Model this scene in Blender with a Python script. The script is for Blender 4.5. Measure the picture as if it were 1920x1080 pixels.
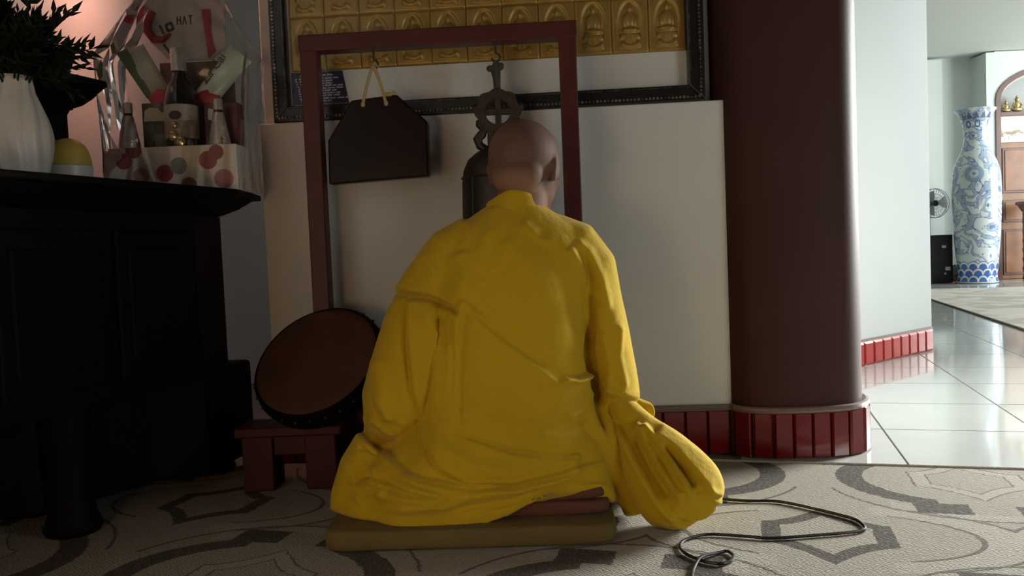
import bpy, bmesh, math, random
import numpy as np
from mathutils import Vector, Matrix, noise

PI = math.pi
random.seed(7)
SC = bpy.context.scene
COL = SC.collection
for o in list(bpy.data.objects):
    bpy.data.objects.remove(o)

# ------------------------------------------------------------------ camera
F_PX = 1550.0
PITCH = math.atan(75 / 1550)
ROLL = math.radians(2.35)
CAM_Z = 0.6
cam_d = bpy.data.cameras.new('camera')
cam_d.sensor_width = 36.0
cam_d.sensor_fit = 'HORIZONTAL'
cam_d.lens = 36.0 * F_PX / 1920.0
cam_d.clip_start = 0.02
cam = bpy.data.objects.new('camera', cam_d)
COL.objects.link(cam)
fw = Vector((0, math.cos(PITCH), -math.sin(PITCH)))
up0 = Vector((0, math.sin(PITCH), math.cos(PITCH)))
rt0 = Vector((1, 0, 0))
rt = rt0 * math.cos(ROLL) - up0 * math.sin(ROLL)
up = up0 * math.cos(ROLL) + rt0 * math.sin(ROLL)
m = Matrix.Identity(4)
for i in range(3):
    m[i][0] = rt[i]; m[i][1] = up[i]; m[i][2] = -fw[i]
m[0][3], m[1][3], m[2][3] = 0, 0, CAM_Z
cam.matrix_world = m
SC.camera = cam

# ------------------------------------------------------------------ world + light
wd = bpy.data.worlds.new('world'); SC.world = wd
wd.use_nodes = True
bg = wd.node_tree.nodes['Background']
bg.inputs[0].default_value = (0.80, 0.92, 1.0, 1)
bg.inputs[1].default_value = 0.006

def area(name, loc, look, sx, sy, power, col):
    l = bpy.data.lights.new(name, 'AREA'); l.shape = 'RECTANGLE'
    l.size = sx; l.size_y = sy; l.energy = power; l.color = col
    o = bpy.data.objects.new(name, l); COL.objects.link(o)
    o.location = loc
    d = Vector(look) - Vector(loc)
    o.rotation_euler = d.to_track_quat('-Z', 'Y').to_euler()
    return o
# daylight from an assumed side door and far window, both unseen, plus added fill lamps
key = area('assumed_side_door_light', (4.1, 3.95, 1.35), (0.95, 1.70, 0.0), 1.2, 1.4, 56, (0.97, 1.0, 0.94))  # assumed doorway out of view, only its light is built
key.data.spread = math.radians(56)
area('pier_fill_light', (5.0, 3.9, 1.6), (2.0, 4.0, 1.1), 1.2, 1.8, 90, (0.94, 1.0, 0.98))  # added lamp that brightens the white pier
area('rear_fill_light', (2.7, -0.25, 0.55), (-0.1, 2.3, 1.0), 1.0, 0.5, 19, (0.97, 1.0, 0.97))  # added low fill from behind for the altar wall
area('passage_fill_light', (0.35, 4.55, 1.7), (-1.2, 3.6, 0.9), 0.7, 1.0, 2.0, (0.90, 1.0, 0.97))  # added weak lamp, lifts the left wall seen past the altar wall
area('assumed_far_window_light', (8.6, 7.0, 1.6), (4.6, 8.2, 1.1), 3.2, 2.2, 330, (0.92, 1.0, 0.98))  # assumed window right of the view, no opening modelled

SC.view_settings.view_transform = 'Standard'
SC.view_settings.look = 'None'
SC.view_settings.gamma = 1.0
SC.view_settings.use_curve_mapping = False
SC.view_settings.exposure = 0.0

# ------------------------------------------------------------------ materials
class NX:
    """tiny expression helper on shader math nodes"""
    def __init__(s, nt, sock): s.nt = nt; s.s = sock
    def _op(s, op, b=None, c=None, clamp=False):
        n = s.nt.nodes.new('ShaderNodeMath'); n.operation = op; n.use_clamp = clamp
        for i, v in enumerate((s, b, c)):
            if v is None: continue
            if isinstance(v, NX): s.nt.links.new(v.s, n.inputs[i])
            else: n.inputs[i].default_value = v
        return NX(s.nt, n.outputs[0])
    def __add__(s, b): return s._op('ADD', b)
    def __sub__(s, b): return s._op('SUBTRACT', b)
    def __mul__(s, b): return s._op('MULTIPLY', b)
    def __truediv__(s, b): return s._op('DIVIDE', b)
    def abs(s): return s._op('ABSOLUTE')
    def pow(s, b): return s._op('POWER', b)
    def lt(s, b): return s._op('LESS_THAN', b)
    def gt(s, b): return s._op('GREATER_THAN', b)
    def mn(s, b): return s._op('MINIMUM', b)
    def mx(s, b): return s._op('MAXIMUM', b)
    def sqrt(s): return s._op('SQRT')
    def sin(s): return s._op('SINE')
    def fract(s): return s._op('FRACT')
    def floor(s): return s._op('FLOOR')
    def mod(s, b): return s._op('FLOORED_MODULO', b)
    def atan2(s, b): return s._op('ARCTAN2', b)
    def inv(s): return s * -1.0 + 1.0
    def clamp(s): return s._op('ADD', 0.0, clamp=True)

def mat(name, col, rough=0.6, metal=0.0, spec=0.5, vary=0.0, vscale=8.0, bump=0.0, bscale=60.0,
        emit=None, estr=0.0, sheen=0.0, trans=0.0, coat=0.0, var_col=None):
    M = bpy.data.materials.new(name); M.use_nodes = True
    nt = M.node_tree; b = nt.nodes['Principled BSDF']
    b.inputs['Base Color'].default_value = (*col, 1)
    b.inputs['Roughness'].default_value = rough
    b.inputs['Metallic'].default_value = metal
    b.inputs['Specular IOR Level'].default_value = spec
    b.inputs['Coat Weight'].default_value = coat
    b.inputs['Transmission Weight'].default_value = trans
    if sheen: b.inputs['Sheen Weight'].default_value = sheen
    if emit:
        b.inputs['Emission Color'].default_value = (*emit, 1); b.inputs['Emission Strength'].default_value = estr
    tc = nt.nodes.new('ShaderNodeTexCoord')
    if vary or var_col:
        n = nt.nodes.new('ShaderNodeTexNoise'); n.inputs['Scale'].default_value = vscale; n.inputs['Detail'].default_value = 4
        nt.links.new(tc.outputs['Object'], n.inputs['Vector'])
        mx = nt.nodes.new('ShaderNodeMix'); mx.data_type = 'RGBA'
        vc = var_col or tuple(c * (1 - vary) for c in col)
        mx.inputs['A'].default_value = (*col, 1); mx.inputs['B'].default_value = (*vc, 1)
        rp = nt.nodes.new('ShaderNodeMapRange'); rp.inputs['From Min'].default_value = 0.35; rp.inputs['From Max'].default_value = 0.68
        nt.links.new(n.outputs['Fac'], rp.inputs['Value']); nt.links.new(rp.outputs[0], mx.inputs['Factor'])
        nt.links.new(mx.outputs['Result'], b.inputs['Base Color'])
    if bump:
        n = nt.nodes.new('ShaderNodeTexNoise'); n.inputs['Scale'].default_value = bscale; n.inputs['Detail'].default_value = 5
        nt.links.new(tc.outputs['Object'], n.inputs['Vector'])
        bp = nt.nodes.new('ShaderNodeBump'); bp.inputs['Strength'].default_value = bump; bp.inputs['Distance'].default_value = 0.01
        nt.links.new(n.outputs['Fac'], bp.inputs['Height']); nt.links.new(bp.outputs[0], b.inputs['Normal'])
    return M

def nodes_of(M):
    nt = M.node_tree
    return nt, nt.nodes['Principled BSDF']
def xyz(nt, which='Object'):
    tc = nt.nodes.new('ShaderNodeTexCoord'); s = nt.nodes.new('ShaderNodeSeparateXYZ')
    nt.links.new(tc.outputs[which], s.inputs[0])
    return [NX(nt, s.outputs[i]) for i in range(3)], tc
def mixc(nt, fac, a, b):
    mx = nt.nodes.new('ShaderNodeMix'); mx.data_type = 'RGBA'
    if isinstance(fac, NX): nt.links.new(fac.s, mx.inputs['Factor'])
    else: mx.inputs['Factor'].default_value = fac
    for k, v in (('A', a), ('B', b)):
        if isinstance(v, tuple): mx.inputs[k].default_value = (*v, 1)
        else: nt.links.new(v, mx.inputs[k])
    return mx.outputs['Result']

MT = {}
MT['white_wall'] = mat('white_wall', (0.66, 0.66, 0.64), 0.75, vary=0.06, vscale=2.5, bump=0.04, bscale=120)
MT['far_wall'] = mat('far_wall', (0.66, 0.71, 0.68), 0.7, vary=0.03, vscale=2)
MT['pier_wall'] = mat('pier_wall', (0.60, 0.62, 0.61), 0.7, vary=0.03, vscale=3)
MT['ceiling'] = mat('ceiling_paint', (0.62, 0.64, 0.60), 0.8)
MT['maroon'] = mat('maroon_column_paint', (0.056, 0.020, 0.016), 0.6, spec=0.2, vary=0.15, vscale=4, bump=0.03, bscale=90)
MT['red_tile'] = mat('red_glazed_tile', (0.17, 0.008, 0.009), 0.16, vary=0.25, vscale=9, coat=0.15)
MT['lit_red_tile'] = mat('lit_red_tile', (0.50, 0.035, 0.030), 0.16, vary=0.15, vscale=9)  # lit copy of the red tile: the pier's strong light is in its colour
MT['cap'] = mat('baseboard_cap', (0.20, 0.14, 0.12), 0.35)
MT['floor_tile'] = mat('white_floor_tile', (0.50, 0.51, 0.49), 0.06, spec=0.55, vary=0.05, vscale=5)
MT['grout'] = mat('grout', (0.22, 0.21, 0.20), 0.7)
MT['black_wood'] = mat('black_wood', (0.0035, 0.003, 0.0028), 0.6, spec=0.06, bump=0.05, bscale=30)
MT['red_wood'] = mat('red_brown_wood', (0.092, 0.019, 0.016), 0.45, spec=0.3, vary=0.25, vscale=10)
MT['deep_red_wood'] = mat('deep_red_wood', (0.055, 0.006, 0.007), 0.5, spec=0.25, vary=0.2, vscale=10)
MT['clapper_wood'] = mat('dark_lacquered_wood', (0.010, 0.0025, 0.0025), 0.30, spec=0.15)
MT['rope'] = mat('yellow_rope', (0.42, 0.31, 0.13), 0.8, bump=0.3, bscale=300)
MT['bronze'] = mat('dark_bronze', (0.045, 0.032, 0.026), 0.5, metal=0.6, bump=0.2, bscale=60)
MT['gold'] = mat('gold_plaque', (0.44, 0.275, 0.068), 0.42, metal=0.4, vary=0.25, vscale=20)
MT['frame_black'] = mat('black_frame', (0.012, 0.011, 0.010), 0.3, coat=0.2)
MT['silver_bead'] = mat('silver_beading', (0.42, 0.40, 0.34), 0.3, metal=0.7, var_col=(0.04, 0.04, 0.035), vscale=40)
MT['mat_board'] = mat('white_backing', (0.68, 0.67, 0.65), 0.6, vary=0.05, vscale=5)
MT['navy'] = mat('navy_paper', (0.012, 0.014, 0.060), 0.5)
MT['print_white'] = mat('print_white', (0.55, 0.53, 0.55), 0.6)
MT['robe'] = mat('yellow_robe_cloth', (0.49, 0.31, 0.008), 0.85, spec=0.15, vary=0.12, vscale=5, bump=0.25, bscale=45, sheen=0.12)
MT['skin'] = mat('skin', (0.24, 0.125, 0.078), 0.65, spec=0.2, vary=0.1, vscale=15)
MT['stubble'] = mat('stubble', (0.17, 0.095, 0.07), 0.6, vary=0.15, vscale=40)
MT['olive'] = mat('olive_mat', (0.125, 0.085, 0.021), 0.85, vary=0.15, vscale=12, bump=0.15, bscale=120)
MT['brown_cloth'] = mat('brown_cushion', (0.105, 0.032, 0.013), 0.8, vary=0.2, vscale=9, bump=0.1, bscale=120)
MT['leather'] = mat('drum_skin', (0.085, 0.036, 0.020), 0.7, spec=0.2, vary=0.3, vscale=9)
MT['black_plastic'] = mat('black_plastic', (0.012, 0.012, 0.012), 0.4)
MT['cable'] = mat('black_cable', (0.012, 0.010, 0.010), 0.35)
MT['porcelain'] = mat('white_ceramic', (0.55, 0.52, 0.48), 0.4, vary=0.06)
MT['yellow_dome'] = mat('yellow_dome', (0.50, 0.36, 0.07), 0.45, vary=0.15, vscale=20)
MT['leaf'] = mat('dark_leaf', (0.006, 0.010, 0.005), 0.6, spec=0.2, vary=0.3, vscale=20)
MT['door_wood'] = mat('brown_door_wood', (0.30, 0.125, 0.055), 0.4, vary=0.3, vscale=6)
MT['dark_trim'] = mat('dark_door_trim', (0.16, 0.075, 0.06), 0.4, vary=0.2)
MT['cream'] = mat('cream_trim', (0.75, 0.72, 0.62), 0.5)
MT['niche'] = mat('niche_grey', (0.40, 0.42, 0.42), 0.7)
MT['gilt'] = mat('gilt_statue', (0.55, 0.40, 0.18), 0.3, metal=0.8)
MT['fan_grey'] = mat('fan_cage', (0.30, 0.32, 0.32), 0.4, metal=0.3)
MT['fan_blade'] = mat('fan_blade', (0.45, 0.48, 0.48), 0.4)
MT['bag'] = mat('grey_print_bag', (0.55, 0.52, 0.50), 0.6, var_col=(0.12, 0.11, 0.11), vscale=25)
MT['red_paper'] = mat('red_paper', (0.24, 0.012, 0.018), 0.5)
MT['pink_paper'] = mat('pink_paper', (0.50, 0.07, 0.12), 0.6)
MT['card'] = mat('greeting_card', (0.33, 0.29, 0.27), 0.55, vary=0.15, vscale=12)
MT['ink'] = mat('dark_ink', (0.05, 0.04, 0.045), 0.6)
MT['brown_card'] = mat('brown_card', (0.11, 0.06, 0.048), 0.55)
MT['green_pack'] = mat('green_pack', (0.10, 0.14, 0.05), 0.4, vary=0.4, vscale=14)
MT['cream_pack'] = mat('cream_pack', (0.46, 0.44, 0.34), 0.35, vary=0.2, vscale=12)
MT['mint_pack'] = mat('pale_green_pack', (0.40, 0.48, 0.40), 0.28, vary=0.2, vscale=14)
MT['dark_bottle'] = mat('dark_bottle_glass', (0.012, 0.010, 0.008), 0.12, coat=0.4)
MT['red_liquid'] = mat('red_drink', (0.07, 0.010, 0.010), 0.15, coat=0.4)
MT['foil'] = mat('silver_foil', (0.50, 0.47, 0.44), 0.3, metal=0.6, bump=0.3, bscale=90)
MT['label'] = mat('bottle_label', (0.42, 0.38, 0.34), 0.55, vary=0.25, vscale=40)
MT['green_box'] = mat('green_box', (0.05, 0.07, 0.055), 0.4)
MT['far_red'] = mat('far_red_tile', (0.55, 0.03, 0.03), 0.25)

# glass pane (thin): mostly clear, mirror-like at grazing angles
def thin_clear(name, tint, gloss, rough, base_fac, crinkle=0):
    M = bpy.data.materials.new(name); M.use_nodes = True; nt = M.node_tree
    nt.nodes.remove(nt.nodes['Principled BSDF'])
    out = nt.nodes['Material Output']
    tr = nt.nodes.new('ShaderNodeBsdfTransparent'); tr.inputs[0].default_value = (*tint, 1)
    gl = nt.nodes.new('ShaderNodeBsdfGlossy'); gl.inputs['Color'].default_value = (gloss, gloss, gloss, 1); gl.inputs['Roughness'].default_value = rough
    lw = nt.nodes.new('ShaderNodeLayerWeight'); lw.inputs[0].default_value = base_fac
    mx = nt.nodes.new('ShaderNodeMixShader')
    nt.links.new(lw.outputs['Fresnel'], mx.inputs[0]); nt.links.new(tr.outputs[0], mx.inputs[1]); nt.links.new(gl.outputs[0], mx.inputs[2])
    if crinkle:
        tc = nt.nodes.new('ShaderNodeTexCoord'); vo = nt.nodes.new('ShaderNodeTexVoronoi'); vo.feature = 'DISTANCE_TO_EDGE'; vo.inputs['Scale'].default_value = crinkle
        mp = nt.nodes.new('ShaderNodeMapping'); mp.inputs['Rotation'].default_value = (0.2, 0.6, 0.3); mp.inputs['Scale'].default_value = (1.0, 1.0, 0.35)
        nt.links.new(tc.outputs['Object'], mp.inputs[0]); nt.links.new(mp.outputs[0], vo.inputs['Vector'])
        bp = nt.nodes.new('ShaderNodeBump'); bp.inputs['Strength'].default_value = 0.8; bp.inputs['Distance'].default_value = 0.03
        nt.links.new(vo.outputs['Distance'], bp.inputs['Height']); nt.links.new(bp.outputs[0], gl.inputs['Normal']); nt.links.new(bp.outputs[0], lw.inputs['Normal'])
    nt.links.new(mx.outputs[0], out.inputs['Surface'])
    return M
MT['glass'] = thin_clear('picture_glass', (0.97, 0.98, 0.97), 0.8, 0.03, 0.25)
MT['cello'] = thin_clear('cellophane', (0.97, 0.96, 0.95), 1.0, 0.10, 0.17, crinkle=16)

# ------------------------------------------------------------------ mesh builder
def root_loc(p):
    v = Vector((0, 0, 0))
    while p is not None:
        v += p.location; p = p.parent
    return v

class MB:
    def __init__(s): s.v = []; s.f = []
    def add(s, vs, fs):
        b = len(s.v); s.v += [tuple(v) for v in vs]; s.f += [tuple(i + b for i in f) for f in fs]; return s
    def box(s, c, d, rz=0.0, M=None):
        x, y, z = d[0] / 2, d[1] / 2, d[2] / 2
        vs = [Vector((sx * x, sy * y, sz * z)) for sz in (-1, 1) for sy in (-1, 1) for sx in (-1, 1)]
        R = M or Matrix.Rotation(rz, 3, 'Z')
        vs = [R @ v + Vector(c) for v in vs]
        return s.add(vs, [(0, 2, 3, 1), (4, 5, 7, 6), (0, 1, 5, 4), (2, 6, 7, 3), (0, 4, 6, 2), (1, 3, 7, 5)])
    def prism(s, poly, z0, z1, T=None):
        """poly in xy, extruded z0..z1; T maps (x,y,z)->world"""
        n = len(poly); T = T or (lambda x, y, z: (x, y, z))
        a = sum(poly[i][0] * poly[(i + 1) % n][1] - poly[(i + 1) % n][0] * poly[i][1] for i in range(n))
        if a < 0: poly = poly[::-1]
        vs = [T(x, y, z0) for x, y in poly] + [T(x, y, z1) for x, y in poly]
        fs = [tuple(range(n))[::-1], tuple(range(n, 2 * n))] + [(i, (i + 1) % n, n + (i + 1) % n, n + i) for i in range(n)]
        return s.add(vs, fs)
    def loft(s, rings, cap0=True, cap1=True):
        n = len(rings[0]); vs = [p for r in rings for p in r]; fs = []
        for k in range(len(rings) - 1):
            for i in range(n):
                j = (i + 1) % n
                fs.append((k * n + i, k * n + j, (k + 1) * n + j, (k + 1) * n + i))
        if cap0: fs.append(tuple(range(n))[::-1])
        if cap1: fs.append(tuple(range((len(rings) - 1) * n, len(rings) * n)))
        return s.add(vs, fs)
    def lathe(s, prof, seg=32, c=(0, 0, 0), M=None, mod=None):
        M = M or Matrix.Identity(3); rings = []
        for r, z in prof:
            ring = []
            for i in range(seg):
                a = 2 * PI * i / seg
                rr = r * (mod(a, z) if mod else 1)
                ring.append(M @ Vector((rr * math.cos(a), rr * math.sin(a), z)) + Vector(c))
            rings.append(ring)
        return s.loft(rings)
    def tube(s, path, r, seg=10, closed=False):
        P = [Vector(p) for p in path]; n = len(P)
        R = r if isinstance(r, (list, tuple)) else [r] * n
        rings = []; prev = None
        for i in range(n):
            if closed: t = P[(i + 1) % n] - P[i - 1]
            else: t = P[min(i + 1, n - 1)] - P[max(i - 1, 0)]
            t.normalize()
            if prev is None:
                a = Vector((0, 0, 1)) if abs(t.z) < 0.9 else Vector((1, 0, 0))
                u = t.cross(a).normalized()
            else:
                u = (prev - t * prev.dot(t)).normalized()
            prev = u; w = t.cross(u)
            rings.append([P[i] + (u * math.cos(2 * PI * k / seg) + w * math.sin(2 * PI * k / seg)) * R[i] for k in range(seg)])
        if closed:
            rings.append(rings[0]); return s.loft(rings, False, False)
        return s.loft(rings)
    def ellipsoid(s, c, r, seg=24, rings=14, M=None):
        M = M or Matrix.Identity(3); prof = []
        R = []
        for k in range(1, rings):
            a = PI * k / rings
            R.append([M @ Vector((r[0] * math.sin(a) * math.cos(2 * PI * i / seg), r[1] * math.sin(a) * math.sin(2 * PI * i / seg), -r[2] * math.cos(a))) + Vector(c) for i in range(seg)])
        return s.loft(R)
    def mesh(s, name, off=Vector((0, 0, 0)), bevel=0.0, bseg=2):
        me = bpy.data.meshes.new(name)
        me.from_pydata([(v[0] - off.x, v[1] - off.y, v[2] - off.z) for v in s.v], [], s.f)
        bm = bmesh.new(); bm.from_mesh(me)
        bmesh.ops.recalc_face_normals(bm, faces=bm.faces)
        if bevel:
            es = [e for e in bm.edges if len(e.link_faces) == 2 and e.calc_face_angle(0) > 0.6]
            bmesh.ops.bevel(bm, geom=es, offset=bevel, segments=bseg, affect='EDGES', profile=0.5)
        bm.to_mesh(me); bm.free()
        return me
    def build(s, name, mt, parent=None, smooth=False, bevel=0.0, bseg=2, origin=None):
        off = root_loc(parent) if parent else Vector(origin or (0, 0, 0))
        me = s.mesh(name, off, bevel, bseg)
        return link(name, me, mt, parent, None if parent else off, smooth)

def link(name, me, mt, parent=None, loc=None, smooth=False):
    if mt is not None:
        me.materials.clear(); me.materials.append(MT[mt] if isinstance(mt, str) else mt)
    if smooth:
        me.polygons.foreach_set('use_smooth', [True] * len(me.polygons))
        if smooth != 'all':
            try: me.set_sharp_from_angle(angle=math.radians(40))
            except Exception: pass
    o = bpy.data.objects.new(name, me); COL.objects.link(o)
    if loc is not None: o.location = loc
    if parent: o.parent = parent
    return o
def tag(o, label, cat, group=None):
    o['label'] = label; o['category'] = cat
    if group: o['group'] = group
    return o
def struct(o, label=None, cat=None):
    o['kind'] = 'structure'
    if label: o['label'] = label
    if cat: o['category'] = cat
    return o
def thing(name, loc, label, cat, group=None):
    o = bpy.data.objects.new(name, None); COL.objects.link(o); o.location = loc
    o.empty_display_size = 0.05
    return tag(o, label, cat, group)
def text_mesh(name, body, size, mt, parent, T, extrude=0.0004, align='CENTER'):
    """flat lettering as a mesh; T maps local (x,y,z) to world"""
    cu = bpy.data.curves.new(name, 'FONT'); cu.body = body; cu.size = size; cu.align_x = align; cu.extrude = extrude
    to = bpy.data.objects.new(name, cu); COL.objects.link(to)
    me = bpy.data.meshes.new_from_object(to.evaluated_get(bpy.context.evaluated_depsgraph_get()))
    bpy.data.objects.remove(to); bpy.data.curves.remove(cu)
    off = root_loc(parent)
    for v in me.vertices: v.co = Vector(T(*v.co)) - off
    return link(name, me, mt, parent)

# ================================================================== SETTING
WA = math.radians(4.0)
WD = Vector((math.cos(WA), -math.sin(WA), 0))      # along the altar wall, to the right
WN = Vector((-math.sin(WA), -math.cos(WA), 0))     # its outward normal, towards the viewer
WP = Vector((0.356, 2.315, 0))
def wall_pt(x, z, out=0.0):
    """point on the altar wall: x in world, z height, out = proud of the lower wall face"""
    t = (x - WP.x) / WD.x
    return WP + WD * t + WN * out + Vector((0, 0, z))
RA = math.radians(-15.7)                           # floor tiles and rug run at this angle
ru = Vector((math.cos(RA), math.sin(RA), 0)); rv = Vector((-math.sin(RA), math.cos(RA), 0))

b = MB(); b.box((4.0, 5.0, -0.055), (13.5, 14.0, 0.10)); floor = struct(b.build('floor', 'grout'))
# ---- floor tiles, each its own piece
tb = MB(); TS = 0.42
tb.box((0, 0, 0), (TS - 0.004, TS - 0.004, 0.012)); tile_me = tb.mesh('tile', bevel=0.0012, bseg=1)
tile_me.materials.append(MT['floor_tile'])
o0 = Vector((1.0, 2.09, 0)); n_t = 0
for i in range(-6, 14):
    for j in range(-3, 22):
        c = o0 + ru * (TS * (i + 0.5)) + rv * (TS * (j + 0.53))
        lo, hi = 0.36 * c.y - 0.15, 0.70 * c.y + 0.5
        if c.y < 9.95 and c.y > 1.85 and lo < c.x < hi:
            t = bpy.data.objects.new('tile', tile_me); COL.objects.link(t)
            t.parent = floor; t.location = (c.x, c.y, -0.0065); t.rotation_euler.z = RA; n_t += 1

# ---- altar wall: thick lower part with ledge, thinner upper part
def wall_box(x0, x1, z0, z1, out, thick):
    a, c = wall_pt(x0, 0, out), wall_pt(x1, 0, out)
    d, e = c - WN * thick, a - WN * thick
    return [(p.x, p.y) for p in (a, c, d, e)], z0, z1
LEDGE = 0.984
b = MB(); b.prism(*wall_box(-0.705, 0.612, 0, LEDGE, 0, 0.30)); b.prism(*wall_box(-0.705, 0.575, LEDGE - 0.002, 3.0, -0.045, 0.255))
struct(b.build('wall_back', 'white_wall', bevel=0.004))
b = MB(); b.box((-1.31, 1.6, 1.5), (0.10, 6.2, 3.0)); struct(b.build('wall_left', 'white_wall'))
b = MB(); b.box((0.2, 4.75, 1.5), (3.0, 0.10, 3.0)); struct(b.build('wall_passage', 'white_wall'))
b = MB(); b.box((0.3, -1.55, 1.5), (3.3, 0.10, 3.0)); MT['low_bounce_dark'] = mat('low_bounce_dark', (0.035, 0.020, 0.014), 0.6, vary=0.2, vscale=5)  # unseen rear wall and ceiling darkened to cut bounced light
struct(b.build('wall_rear', 'low_bounce_dark'))
b = MB(); b.box((0.9, 1.5, 3.05), (4.6, 6.3, 0.10)); struct(b.build('ceiling', 'low_bounce_dark'))

# ---- column (rounded square section)
def sqr(cx, cy, a, bb, z, n=64, e=3.2):
    r = []
    for k in range(n):
        t = 2 * PI * k / n; c, s_ = math.cos(t), math.sin(t)
        r.append((cx + a * math.copysign(abs(c) ** (2 / e), c), cy + bb * math.copysign(abs(s_) ** (2 / e), s_), z))
    return r
CC = (0.785, 2.475); CA, CB = 0.206, 0.255
b = MB(); b.loft([sqr(*CC, CA, CB, z) for z in (0.0, 1.0, 2.0, 3.0)])
struct(b.build('column', 'maroon', smooth=True))

# ---- red tile baseboards: each tile a piece
MT['mortar'] = mat('dark_red_grout', (0.10, 0.020, 0.018), 0.6)
def tile_run(pts, name, height, tw, mt, capmt=None, depth=0.014, e=0.0035, grout='mortar'):
    """pts: plan polyline; tiles stand on its right-hand side facing the viewer"""
    P = [Vector((p[0], p[1], 0)) for p in pts]
    mb = MB(); L = [0]
    for i in range(1, len(P)): L.append(L[-1] + (P[i] - P[i - 1]).length)
    def at(s):
        for i in range(1, len(P)):
            if s <= L[i] or i == len(P) - 1:
                d = (P[i] - P[i - 1]).normalized(); return P[i - 1] + d * (s - L[i - 1]), d
    # mortar backing
    for i in range(1, len(P)):
        d = (P[i] - P[i - 1]); c = (P[i] + P[i - 1]) / 2; n = Vector((d.y, -d.x, 0)).normalized()
        mb.box((c.x + n.x * 0.003, c.y + n.y * 0.003, height / 2), (d.length, 0.006, height), math.atan2(d.y, d.x))
    base = struct(mb.build(name, grout))
    t1 = MB(); w, h, dp = tw - 0.002, height - 0.012, depth
    # bevelled glazed tile: raised centre panel
    v = [(-w/2, 0, 0), (w/2, 0, 0), (w/2, 0, h), (-w/2, 0, h), (-w/2, -dp * .55, 0), (w/2, -dp * .55, 0), (w/2, -dp * .55, h), (-w/2, -dp * .55, h),
         (-w/2 + e, -dp, e), (w/2 - e, -dp, e), (w/2 - e, -dp, h - e), (-w/2 + e, -dp, h - e)]
    f = [(3, 2, 1, 0), (0, 1, 5, 4), (1, 2, 6, 5), (2, 3, 7, 6), (3, 0, 4, 7), (4, 5, 9, 8), (5, 6, 10, 9), (6, 7, 11, 10), (7, 4, 8, 11), (8, 9, 10, 11)]
    t1.add(v, f); me = t1.mesh('tile'); me.materials.append(MT[mt])
    s_ = tw / 2
    while s_ < L[-1] - tw * 0.3:
        p, d = at(s_)
        o = bpy.data.objects.new('tile', me); COL.objects.link(o); o.parent = base
        n = Vector((d.y, -d.x, 0)); o.location = (p.x + n.x * 0.005, p.y + n.y * 0.005, 0.001)
        o.rotation_euler.z = math.atan2(d.y, d.x); s_ += tw
    if capmt:
        cb = MB()
        path = []
        for i in range(len(P)):
            d = (P[min(i + 1, len(P) - 1)] - P[max(i - 1, 0)]).normalized(); n = Vector((d.y, -d.x, 0))
            path.append((P[i].x + n.x * 0.010, P[i].y + n.y * 0.010, height - 0.006))
        cb.tube(path, 0.010, 8); o = cb.build('cap', capmt, base, smooth=True)
    return base
wl, wr = wall_pt(-0.705, 0), wall_pt(0.612, 0)
arc = [p for p in sqr(*CC, CA, CB, 0, n=96)]
arc = [(p[0], p[1]) for p in arc]
# front of the column from its left meeting point round to the right side
i0 = min(range(96), key=lambda k: (arc[k][0] - 0.612) ** 2 + (arc[k][1] - 2.262) ** 2)
front = [arc[k % 96] for k in range(i0 - 1, i0 + 60) if arc[k % 96][1] < 2.50]
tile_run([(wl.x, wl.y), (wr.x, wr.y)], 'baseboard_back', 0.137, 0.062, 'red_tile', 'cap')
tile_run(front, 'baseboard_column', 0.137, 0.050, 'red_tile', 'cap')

# ---- white pier beyond the column
p0, p1 = Vector((0.80, 3.142, 0)), Vector((2.113, 4.160, 0)); pd = (p1 - p0).normalized(); pn = Vector((pd.y, -pd.x, 0))
q1 = Vector((1.95, 4.80, 0)); q0 = Vector((0.70, 4.80, 0))  # unseen back of the pier, drawn out to close off stray light
b = MB(); b.prism([(p.x, p.y) for p in (p0, p1, q1, q0)], 0, 3.0); struct(b.build('wall_pier', 'pier_wall', bevel=0.006))
b = MB(); b.box((0.80, 2.93, 1.5), (0.12, 0.46, 3.0)); struct(b.build('wall_light_block', 'white_wall'))  # unseen wall, added to keep the key light out of the passage
tile_run([(p0.x, p0.y), (p1.x, p1.y)], 'baseboard_pier', 0.118, 0.082, 'lit_red_tile', None, e=0.009, grout='cap')

# ---- far room
b = MB(); b.box((6.0, 10.05, 1.4), (10.0, 0.3, 2.8)); b.box((10.6, 6.0, 1.4), (0.2, 8.3, 2.8)); b.box((5.0, 9.86, 1.3), (0.30, 0.10, 2.6)); struct(b.build('wall_far', 'far_wall'))
b = MB(); b.box((6.5, 7.6, 2.78), (8.4, 5.2, 0.10)); b.box((6.5, 8.2, 2.68), (8.4, 4.2, 0.10)); struct(b.build('ceiling_far', 'ceiling'))
# door wall with an arched opening
DX0, DX1, DYW = 5.635, 7.235, 9.58
cxd = (DX0 + DX1) / 2; rw = (DX1 - DX0) / 2; SPR = 2.07; RISE = 0.40
def arch_pts(x0, x1, spr, rise, n=18):
    c = (x0 + x1) / 2; h = (x1 - x0) / 2
    return [(c - h * math.cos(PI * k / n), spr + rise * math.sin(PI * k / n)) for k in range(n + 1)]
def XZ(y): return lambda x, z, d: (x, y + d, z)
b = MB()
b.box((5.585, 9.74, 1.3), (0.10, 0.32, 2.62)); b.box((7.6, 9.74, 1.3), (0.73, 0.32, 2.62))
ap = arch_pts(DX0, DX1, SPR, RISE)
for k in range(len(ap) - 1):
    (xa, za), (xb, zb) = ap[k], ap[k + 1]
    b.prism([(xa, za), (xb, zb), (xb, 2.62), (xa, 2.62)], 0, 0.32, XZ(DYW))
struct(b.build('wall_door', 'far_wall'))
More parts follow.
